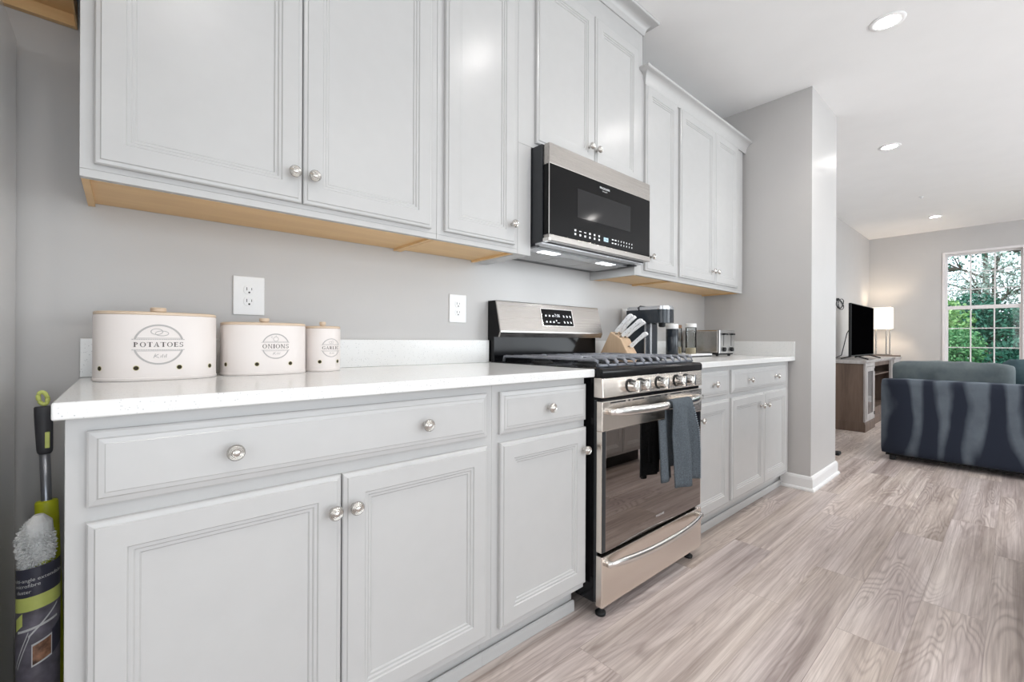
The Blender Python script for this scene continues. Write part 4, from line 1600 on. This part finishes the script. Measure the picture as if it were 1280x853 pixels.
def jar(label, x, y, r, z1, fill, lidm, lid_h, grp='glass jars on the tray'):
    z0 = 0.9277
    t = thing('glass_jar', label, 'jar', (x, y, z0), grp)
    b = MB()
    b.lathe([(r * 0.92, 0.0), (r, 0.004), (r, z1 - z0 - lid_h - 0.002), (r * 0.93, z1 - z0 - lid_h)], (x, y, z0), 'z', 28)
    smooth_angle(build('glass_body', b, M['jarglass'], t), 40)
    b = MB()
    b.lathe([(r * 0.86, 0.002), (r * 0.90, 0.005), (r * 0.90, fill)], (x, y, z0), 'z', 28)
    c = build('contents', b, M['beige'], t)
    c['kind'] = 'stuff'
    b = MB()
    b.lathe([(r * 0.95, -lid_h), (r * 1.03, -lid_h + 0.002), (r * 1.03, -0.003), (r * 0.97, 0.0)], (x, y, z1), 'z', 28)
    smooth_angle(build('lid', b, lidm, t), 40)


jar('clear glass jar with white lid standing next to the toaster', 2.966, -0.205, 0.035, 1.1370, 0.045, M['whiteplastic'], 0.026)
jar('small jar with brown wooden lid, behind the white-lidded jar', 2.985, -0.100, 0.026, 1.1300, 0.050, M['brownwood'], 0.022)

t = thing('toaster', 'brushed steel four-slice toaster with two levers at the end of the counter', 'toaster', (3.27, -0.18, 0.9142))
TX0, TX1, TY0, TY1, TZ0, TZ1 = 3.150, 3.395, -0.318, -0.045, 0.930, 1.0960
b = MB().box(TX0, TX1, TY0 + 0.012, TY1, TZ0 + 0.006, TZ1)
build('shell', b, M['steel'], t, bevel=0.010, seg=4)
b = MB().box(TX0 - 0.001, TX1 + 0.001, TY0, TY0 + 0.0118, TZ0 + 0.003, TZ1 + 0.001)
fp = build('end_panel', b, M['steel_v'], t, bevel=0.004)
build('base', MB().box(TX0 + 0.006, TX1 - 0.006, TY0 + 0.010, TY1 - 0.006, TZ0 - 0.006, TZ0 + 0.0058), M['blackmat'], t, bevel=0.002)
for sx in (TX0 + 0.062, TX1 - 0.062):
    s = MB().box(sx - 0.004, sx + 0.004, TY0 - 0.0006, TY0 + 0.001, 0.985, 1.070)
    build('lever_slot', s, M['slot'], fp)
    s = MB().box(sx - 0.020, sx + 0.020, TY0 - 0.022, TY0 - 0.0008, 1.062, 1.074)
    build('lever', s, M['blackmat'], fp, bevel=0.003)
    s = MB()
    s.lathe([(0.0150, 0.0), (0.0145, -0.012), (0.0120, -0.015)], (sx, TY0 - 0.0005, 0.9620), 'y', 20)
    build('browning_dial', s, M['blackmat'], fp)
for sx in (TX0 + 0.050, TX0 + 0.100, TX1 - 0.100, TX1 - 0.050):
    build('bread_slot', MB().box(sx - 0.012, sx + 0.012, TY0 + 0.05, TY1 - 0.03, TZ1 - 0.001, TZ1 + 0.0006), M['slot'], t)
for fx in (TX0 + 0.03, TX1 - 0.03):
    for fy_ in (TY0 + 0.03, TY1 - 0.03):
        b = MB()
        b.lathe([(0.009, 0.0), (0.010, 0.0095)], (fx, fy_, 0.9143), 'z', 12)
        build('foot', b, M['blackmat'], t)

# ------------------------------------------------------------------ downlights and sprinkler
DL = [(0.320, -1.600, 'k'), (1.700, -1.165, 'k'), (3.185, -1.200, 'v1'), (5.190, -0.915, 'v2'), (8.497, -0.919, 'v3'),
      (1.700, -3.150, 'k'), (3.500, -3.150, 'k'), (5.050, -3.137, 'k'), (6.85, -2.6, 'k'), (8.497, -3.1, 'k')]
LBL = ['recessed ceiling light over the left end of the kitchen, out of view', 'recessed ceiling light above the aisle opposite the microwave, out of view',
       'largest recessed ceiling light in view, nearest the kitchen', 'recessed ceiling light in view beyond the partition, middle of three',
       'smallest recessed ceiling light in view, nearest the living-room window', 'recessed ceiling light behind the island, left',
       'recessed ceiling light behind the island, right', 'recessed ceiling light between island and sofa', 'recessed ceiling light over the sofa',
       'recessed ceiling light in the far right living-room corner']


def downlight(x, y, label):
    t = thing('recessed_light', label, 'ceiling light', (x, y, H), 'recessed ceiling lights')
    b = MB()
    n = 36
    prev = None
    b.lathe([(0.052, -0.0015), (0.054, -0.005), (0.078, -0.004), (0.080, -0.0003), (0.052, -0.0003)], (x, y, H), 'z', n, cap=False)
    build('trim_ring', b, M['ceiling'], t, smooth=True)
    b = MB()
    b.lathe([(0.0515, -0.0012), (0.0515, -0.0004)], (x, y, H), 'z', n)
    build('lens', b, M['downlens'], t)
    return t


for (x, y, _), lb in zip(DL, LBL):
    downlight(x, y, lb)
    ld = bpy.data.lights.new('downlight_lamp', 'AREA')
    ld.shape = 'DISK'
    ld.size = 0.10
    ld.energy = DOWNLIGHT_W
    ld.spread = DOWNLIGHT_SPREAD
    ld.color = (1.0, 0.955, 0.90)
    lo = bpy.data.objects.new('downlight_lamp', ld)
    lo.location = (x, y, H - 0.006)
    col.objects.link(lo)

b = MB()
b.lathe([(0.028, -0.0003), (0.028, -0.004), (0.010, -0.006), (0.006, -0.016), (0.013, -0.018), (0.013, -0.020)], (7.223, -0.913, H), 'z', 20)
tag(build('fire_sprinkler', b, M['whiteplastic']), 'small white sprinkler head on the ceiling before the furthest light', 'sprinkler')

# ------------------------------------------------------------------ kitchen island (mirrored in the oven glass)
t = thing('kitchen_island', 'pale grey panelled kitchen island seen only as a reflection in the oven door', 'island', (2.3, -2.25, 0))
IX0, IX1, IY = 2.05, 3.45, -1.80
build('body', MB().box(IX0, IX1, -2.38, IY, 0.105, 0.884), M['cab'], t)
build('toe_kick', MB().box(IX0 + 0.03, IX1 - 0.03, -2.33, IY - 0.055, 0, 0.1048), M['black'], t)
build('slab', MB().box(IX0 - 0.03, IX1 + 0.03, -2.42, IY + 0.025, 0.8842, 0.914), M['quartz'], t, bevel=0.003)
n = 4
for i in range(n):
    w = (IX1 - IX0 - 0.04) / n
    a = IX0 + 0.02 + i * w
    door_panel('door', a + 0.004, a + w - 0.004, 0.125, 0.865, IY + 0.019, t, DOOR_RINGS, -1)


# ------------------------------------------------------------------ sofa
def soft_box(x0, x1, y0, y1, z0, z1, r=0.06, n=10, puff=0.02, seed=0, wrinkle=0.004):
    """rounded, slightly puffed cushion as a subdivided box projected to a rounded box"""
    b = MB()
    bm = b.bm
    cx, cy, cz = (x0 + x1) / 2, (y0 + y1) / 2, (z0 + z1) / 2
    hx, hy, hz = (x1 - x0) / 2, (y1 - y0) / 2, (z1 - z0) / 2
    bmesh.ops.create_cube(bm, size=2.0)
    bmesh.ops.subdivide_edges(bm, edges=bm.edges[:], cuts=n, use_grid_fill=True)
    rs = random.Random(seed)
    ph = [rs.uniform(0, 6) for _ in range(6)]
    for v in bm.verts:
        p = v.co.copy()
        q = Vector((p.x * hx, p.y * hy, p.z * hz))
        inner = Vector((max(-hx + r, min(hx - r, q.x)), max(-hy + r, min(hy - r, q.y)), max(-hz + r, min(hz - r, q.z))))
        d = q - inner
        if d.length > 1e-6:
            d = d.normalized() * r
        o = inner + d
        f = (1 - p.y ** 2) * (1 - p.z ** 2)
        g = (1 - p.x ** 2) * (1 - p.y ** 2)
        o.x += math.copysign(puff * f, p.x) * (abs(p.x) > 0.9)
        o.z += math.copysign(puff * g, p.z) * (abs(p.z) > 0.9)
        w = wrinkle * (math.sin(9 * p.y * hy * 4 + ph[0] + 3 * p.z) + math.sin(15 * p.y * hy * 3 - 4 * p.z + ph[1]) * 0.6)
        o.x += w
        o.z += w * 0.5
        v.co = Vector((cx, cy, cz)) + o
    return b


SB = 5.03
SY0, SY1 = -2.95, -0.886
t = thing('sofa', 'slate blue velvet sofa seen from behind with pale brushed streaks', 'sofa', (5.5, -1.9, 0))
build('back', soft_box(SB, SB + 0.20, SY0, SY1, 0.055, 0.7005, 0.022, 12, 0.0, 1, 0.0), M['velvet'], t, smooth=True)
build('arm', soft_box(SB + 0.201, SB + 0.95, SY1 - 0.17, SY1 - 0.002, 0.055, 0.60, 0.03, 8, 0.004, 2, 0.0), M['velvet'], t, smooth=True)
build('arm', soft_box(SB + 0.201, SB + 0.95, SY0 + 0.002, SY0 + 0.17, 0.055, 0.60, 0.03, 8, 0.004, 2, 0.0), M['velvet'], t, smooth=True)
build('seat_base', MB().box(SB + 0.201, SB + 0.93, SY0 + 0.172, SY1 - 0.172, 0.06, 0.30), M['velvet'], t, bevel=0.01)
build('underside', MB().box(SB + 0.03, SB + 0.90, SY0 + 0.03, SY1 - 0.03, 0.040, 0.0545), M['black'], t)
for fx, fy_ in ((SB + 0.055, SY1 - 0.075), (SB + 0.055, SY0 + 0.075), (SB + 0.88, SY1 - 0.075), (SB + 0.88, SY0 + 0.075), (SB + 0.055, (SY0 + SY1) / 2)):
    b = MB()
    b.lathe([(0.020, 0.0), (0.022, 0.004), (0.022, 0.0398)], (fx, fy_, 0), 'z', 18)
    build('foot', b, M['blackmat'], t)
for k, (a, c) in enumerate(((-1.70, -1.06), (-2.37, -1.71), )):
    o = build('seat_cushion', soft_box(SB + 0.22, SB + 0.93, a, c, 0.302, 0.45, 0.04, 8, 0.012, 5 + k), M['velvet'], None, smooth=True)
    tag(o, ['slate velvet seat cushion hidden behind the sofa back, under the long grey pillow', 'slate velvet seat cushion hidden behind the sofa back, under the teal pillow'][k], 'cushion')
o = build('back_cushion', soft_box(SB + 0.207, SB + 0.395, -1.668, -0.930, 0.4620, 0.842, 0.040, 14, 0.016, 3, 0.005), M['cushion'], None, smooth=True)
tag(o, 'long grey-green back cushion rising above the left part of the sofa back', 'cushion')
o = build('throw_pillow', soft_box(SB + 0.430, SB + 0.600, -2.20, -1.585, 0.4620, 0.872, 0.060, 12, 0.020, 8, 0.004), M['teal'], None, smooth=True)
tag(o, 'dark teal pillow on the sofa at the right edge, beyond the long grey cushion', 'pillow')

# ------------------------------------------------------------------ media console
t = thing('media_console', 'weathered brown wood media console with whitewashed front under the television', 'console', (7.4, -0.28, 0))
KXA, KXB, KY = 6.315, 8.60, -0.548
b = MB()
b.box(KXA, KXA + 0.50, KY + 0.02, -0.03, 0.10, 0.770)
b.box(KXA + 0.501, KXB - 0.501, KY + 0.05, -0.03, 0.10, 0.20)
b.box(KXA + 0.501, KXB - 0.501, KY + 0.05, -0.03, 0.60, 0.615)
b.box(KXA + 0.501, KXB - 0.501, KY + 0.05, -0.03, 0.715, 0.770)
b.box(KXA + 0.501, KXB - 0.501, -0.06, -0.03, 0.20, 0.715)
b.box(KXB - 0.50, KXB, KY + 0.02, -0.03, 0.10, 0.770)
build('carcass', b, M['console'], t, bevel=0.003)
b = MB()
for xa, xb, yy in ((KXA - 0.008, KXA + 0.508, KY - 0.002), (KXA + 0.509, KXB - 0.509, KY + 0.035), (KXB - 0.508, KXB + 0.008, KY - 0.002)):
    b.prism([(yy, 0.0), (-0.025, 0.0), (-0.025, 0.112), (yy + 0.010, 0.112), (yy + 0.004, 0.096), (yy, 0.090)], 'x', xa, xb)
build('plinth', b, M['console'], t, bevel=0.002)
b = MB()
for xa, xb, yy in ((KXA - 0.012, KXA + 0.512, KY - 0.010), (KXA + 0.512, KXB - 0.512, KY + 0.022), (KXB - 0.512, KXB + 0.012, KY - 0.010)):
    b.prism([(yy + 0.012, 0.770), (-0.02, 0.770), (-0.02, 0.805), (yy, 0.805), (yy - 0.004, 0.795), (yy + 0.004, 0.785)], 'x', xa, xb)
build('top', b, M['consolelite'], t, bevel=0.002)
for xo in (KXA, KXB - 0.50):
    b = MB()
    b.box(xo + 0.002, xo + 0.060, KY, KY + 0.0195, 0.112, 0.7695)
    b.box(xo + 0.440, xo + 0.498, KY, KY + 0.0195, 0.112, 0.7695)
    b.box(xo + 0.061, xo + 0.439, KY, KY + 0.0195, 0.735, 0.7695)
    b.box(xo + 0.061, xo + 0.439, KY, KY + 0.0195, 0.112, 0.135)
    build('front_frame', b, M['consolelite'], t, bevel=0.003)
    b = MB()
    b.box(xo + 0.064, xo + 0.110, KY - 0.004, KY + 0.018, 0.138, 0.732)
    b.box(xo + 0.390, xo + 0.436, KY - 0.004, KY + 0.018, 0.138, 0.732)
    b.box(xo + 0.1102, xo + 0.3898, KY - 0.004, KY + 0.018, 0.138, 0.190)
    b.box(xo + 0.1102, xo + 0.3898, KY - 0.004, KY + 0.018, 0.680, 0.732)
    d = build('door', b, M['consolelite'], t, bevel=0.003)
    build('glass_panel', MB().box(xo + 0.1105, xo + 0.3895, KY + 0.004, KY + 0.008, 0.1905, 0.6795), M['smoke'], d)
    for hz in (0.18, 0.69):
        build('hinge', MB().box(xo + 0.4365, xo + 0.446, KY - 0.010, KY - 0.001, hz - 0.02, hz + 0.02), M['blackmat'], d)
for px_ in (KXA + 0.515, KXB - 0.575):
    build('pilaster', MB().box(px_, px_ + 0.060, KY + 0.018, KY + 0.0495, 0.115, 0.768), M['consolelite'], t, bevel=0.003)

# television
t = thing('television', 'black flat-screen television standing on the console', 'television', (7.12, -0.37, 0.805))
TY = -0.385
b = MB().box(6.475, 7.700, TY, TY + 0.028, 0.845, 1.478)
build('panel_housing', b, M['blackmat'], t, bevel=0.004)
build('rear_bulge', MB().box(6.70, 7.48, TY + 0.0285, TY + 0.065, 0.875, 1.20), M['blackmat'], t, bevel=0.01)
build('screen', MB().box(6.484, 7.692, TY - 0.0012, TY + 0.002, 0.861, 1.470), M['screen'], t)
for sx in (6.72, 7.43):
    b = MB()
    b.tube([(sx - 0.05, -0.510, 0.8135), (sx, TY + 0.015, 0.850), (sx - 0.05, -0.240, 0.8135)], 0.0075, 8)
    b.tube([(sx, TY + 0.015, 0.846), (sx, TY + 0.015, 0.856)], 0.010, 8)
    build('stand_foot', b, M['blackmat'], t)
# coil of cable on the wall, and its wire down behind the set
t = thing('cable_coil', 'loose coil of black cable hanging on the wall above the television', 'cable', (7.5, -0.02, 1.55))
b = MB()
pts = []
for k in range(66):
    a = 2 * PI * k / 22
    pts.append((7.55 + 0.05 * math.sin(a * 0.5) + 0.17 * math.cos(a) + 0.03 * math.sin(a * 1.3), -0.035 - 0.018 * math.sin(a * 0.7), 1.545 + 0.065 * math.sin(a) + 0.012 * math.sin(a * 0.4)))
b.tube(pts, 0.0055, 6)
build('loops', b, M['blackmat'], t, smooth=True)
build('wall_clip', MB().box(7.52, 7.57, -0.030, -0.001, 1.595, 1.625), M['blackmat'], t)
b = MB()
b.tube([(6.66, -0.345, 1.20), (6.56, -0.325, 1.12), (6.50, -0.31, 0.98), (6.48, -0.29, 0.86), (6.52, -0.20, 0.812), (6.7, -0.12, 0.811)], 0.005, 6)
tag(build('power_cable', b, M['blackmat'], smooth=True), 'thin black cable looping down behind the television to the console', 'cable')

# side table in the corner under the lamp
t = thing('side_table', 'dark wood side table in the far corner carrying the lit lamp', 'side table', (9.28, -0.23, 0))
build('top', MB().box(9.04, 9.50, -0.43, -0.03, 0.775, 0.805), M['console'], t, bevel=0.003)
build('shelf', MB().box(9.06, 9.48, -0.41, -0.05, 0.20, 0.22), M['console'], t, bevel=0.002)
for lx in (9.06, 9.44):
    for ly in (-0.41, -0.09):
        build('leg', MB().box(lx, lx + 0.04, ly, ly + 0.04, 0.0, 0.7745), M['console'], t, bevel=0.002)

# table lamp
t = thing('table_lamp', 'lit table lamp with rectangular white shade beyond the television', 'lamp', (9.28, -0.215, 0.805))
LX0, LX1, LYa, LYb = 9.16, 9.42, -0.350, -0.085
b = MB()
for (xa, ya, xb, yb) in ((LX0, LYa, LX1, LYa + 0.003), (LX0, LYb - 0.003, LX1, LYb), (LX0, LYa + 0.0031, LX0 + 0.003, LYb - 0.0031), (LX1 - 0.003, LYa + 0.0031, LX1, LYb - 0.0031)):
    b.box(xa, xb, ya, yb, 1.235, 1.575)
build('shade', b, M['shade'], t)
b = MB()
for (px_, py_) in ((9.28, -0.325), (9.28, -0.280), (9.28, -0.150), (9.28, -0.105)):
    b.box(px_ - 0.012, px_ + 0.012, py_ - 0.009, py_ + 0.009, 0.826, 1.258)
build('posts', b, M['nickel'], t, bevel=0.002)
build('base', MB().box(9.20, 9.36, -0.342, -0.092, 0.8055, 0.8258), M['nickel'], t, bevel=0.003)
build('crossbar', MB().box(9.275, 9.285, -0.340, -0.094, 1.2582, 1.2630), M['nickel'], t)
ld = bpy.data.lights.new('lamp_bulb', 'POINT')
ld.energy = 15.0
ld.color = (1.0, 0.82, 0.62)
ld.shadow_soft_size = 0.035
lo = bpy.data.objects.new('lamp_bulb', ld)
lo.location = (9.28, -0.215, 1.39)
col.objects.link(lo)
b = MB()
b.lathe([(0.008, 1.2632), (0.014, 1.27), (0.014, 1.31), (0.010, 1.32)], (9.28, -0.215, 0), 'z', 14)
build('bulb_socket', b, M['nickel'], t)

# small black plug on the floor behind the partition corner
t = thing('power_adapter', 'small black adapter lying on the floor just past the partition corner', 'adapter', (4.90, -0.60, 0))
b = MB().box(4.86, 4.94, -0.625, -0.585, 0.001, 0.030)
build('housing', b, M['blackmat'], t, bevel=0.008, seg=3)
b = MB()
b.tube([(4.94, -0.605, 0.012), (5.00, -0.58, 0.008), (5.10, -0.45, 0.006), (5.30, -0.22, 0.006), (5.32, -0.04, 0.006)], 0.004, 6)
build('cord', b, M['blackmat'], t, smooth=True)

# ------------------------------------------------------------------ outside the window
structure('ground', MB().box(XF + 0.2, 45, -18, 22, -0.6, -0.5), M['lawn'])


def tree(label, cx, cy, base, blobs, n, leaf, mat, cat='tree', trunk=True, seed=1, name='broadleaf_tree', limbs=6, spread=1.0, group='trees beyond the window'):
    rs = random.Random(seed)
    t = thing(name, label, cat, (cx, cy, base), group)
    b = MB()
    if trunk:
        topz = max(z for _, _, z, _ in blobs)
        b.tube([(cx, cy, base), (cx + 0.06, cy - 0.05, base + (topz - base) * 0.5), (cx, cy, topz)], [0.16, 0.11, 0.03], 8)
    for (bx, by, bz, br) in blobs:
        for k in range(limbs):
            d = Vector((rs.gauss(0, 1), rs.gauss(0, 1), rs.gauss(0.3, 0.8))).normalized()
            p = Vector((cx + bx, cy + by, bz))
            st = Vector((cx, cy, max(base + 0.3, bz - br * 0.6)))
            b.tube([st, (st + p) / 2 + Vector((0, 0, 0.1)), p + d * br * 0.8], [0.045, 0.03, 0.010], 5)
    build('trunk_and_branches', b, M['bark'], t)
    f = MB()
    for i in range(n):
        bx, by, bz, br = rs.choice(blobs)
        d = Vector((rs.gauss(0, 1), rs.gauss(0, 1), rs.gauss(0, 1))).normalized()
        rr = br * rs.random() ** 0.4
        p = Vector((cx + bx, cy + by, bz)) + d * rr * spread
        p.z = max(p.z, base + 0.02)
        u = Vector((rs.gauss(0, 1), rs.gauss(0, 1), rs.gauss(0, 1))).normalized() * leaf * rs.uniform(0.6, 1.3)
        w = u.cross(Vector((rs.gauss(0, 1), rs.gauss(0, 1), rs.gauss(0, 1)))).normalized() * leaf * 0.5
        f.face(f.verts([p - u, p - w * 0.9 + u * 0.1, p + u, p + w]))
    build('foliage', f, mat, t)


LG = m_leaf('fresh_green_leaf', (0.05, 0.21, 0.08), (0.20, 0.43, 0.19))
LD = m_leaf('deep_green_leaf', (0.012, 0.075, 0.055), (0.06, 0.21, 0.14))
LP = m_leaf('silver_green_leaf', (0.16, 0.26, 0.21), (0.50, 0.57, 0.53))
LY = m_leaf('yellow_green_leaf', (0.13, 0.31, 0.10), (0.34, 0.53, 0.22))
# view through the window runs roughly towards +x with a slight -y component either side
tree('bushy bright green shrub low in the left of the window', 13.0, -0.45, -0.5, [(0, 0, 0.5, 0.6), (0.1, -0.4, 0.9, 0.45), (0, 0.4, 1.0, 0.5)], 8000, 0.04, LG, 'shrub', False, 3, 'shrub', 3, group='shrubs beyond the window')
tree('dark green shrub low in the right of the window', 12.4, -2.05, -0.5, [(0, 0, 0.4, 0.55), (0, -0.4, 0.8, 0.45), (0.1, 0.3, 0.7, 0.45)], 7000, 0.045, LD, 'shrub', False, 5, 'shrub', 3, group='shrubs beyond the window')
tree('leafy yellow-green tree filling the left panes of the window', 15.0, 0.3, -0.5, [(0, 0, 1.1, 0.8), (0.1, -0.7, 1.5, 0.65), (0, 0.5, 1.9, 0.6), (0, -0.2, 1.8, 0.6)], 8000, 0.055, LY, 'tree', True, 7)
tree('dark leafy tree behind the middle of the window', 17.9, -0.9, -0.5, [(0, 0, 1.0, 0.95), (0.1, -0.9, 1.3, 0.8), (0, 0.8, 1.3, 0.8), (0, 0, 1.7, 0.7)], 8500, 0.06, LD, 'tree', True, 11)
tree('pale silvery tree rising in the middle of the window', 20.2, -1.2, -0.5, [(0, 0.1, 2.3, 0.8), (0.1, -0.6, 2.6, 0.7), (0, 0.6, 2.7, 0.7), (0, -0.1, 3.3, 0.6)], 2300, 0.055, LP, 'tree', True, 13, limbs=12)
tree('tall green tree at the right side of the window', 20.8, -4.0, -0.5, [(0, 0, 1.9, 1.0), (0.1, -0.6, 2.3, 0.9), (0, 0.7, 2.3, 0.9), (0, 0.3, 2.7, 0.8)], 6000, 0.07, LG, 'tree', True, 17)
tree('thin-leaved tall tree with bare branches against the sky', 23.4, -0.9, -0.5, [(0, 0, 4.6, 0.8), (0, -1.3, 4.4, 0.8), (0, 1.2, 3.9, 0.9), (0, -0.4, 5.4, 0.8)], 1500, 0.07, LD, 'tree', True, 19, limbs=14, spread=1.0)
tree('distant green tree behind the others, left', 28.0, 2.4, -0.5, [(0, 0, 1.3, 1.4), (0, -1.2, 1.8, 1.2), (0, 1.3, 1.9, 1.2)], 7000, 0.09, LG, 'tree', True, 23)
tree('distant dark tree behind the others, right', 28.0, -4.2, -0.5, [(0, 0, 1.2, 1.6), (0, -1.6, 1.9, 1.3), (0, 1.5, 1.7, 1.4)], 7500, 0.10, LD, 'tree', True, 29)
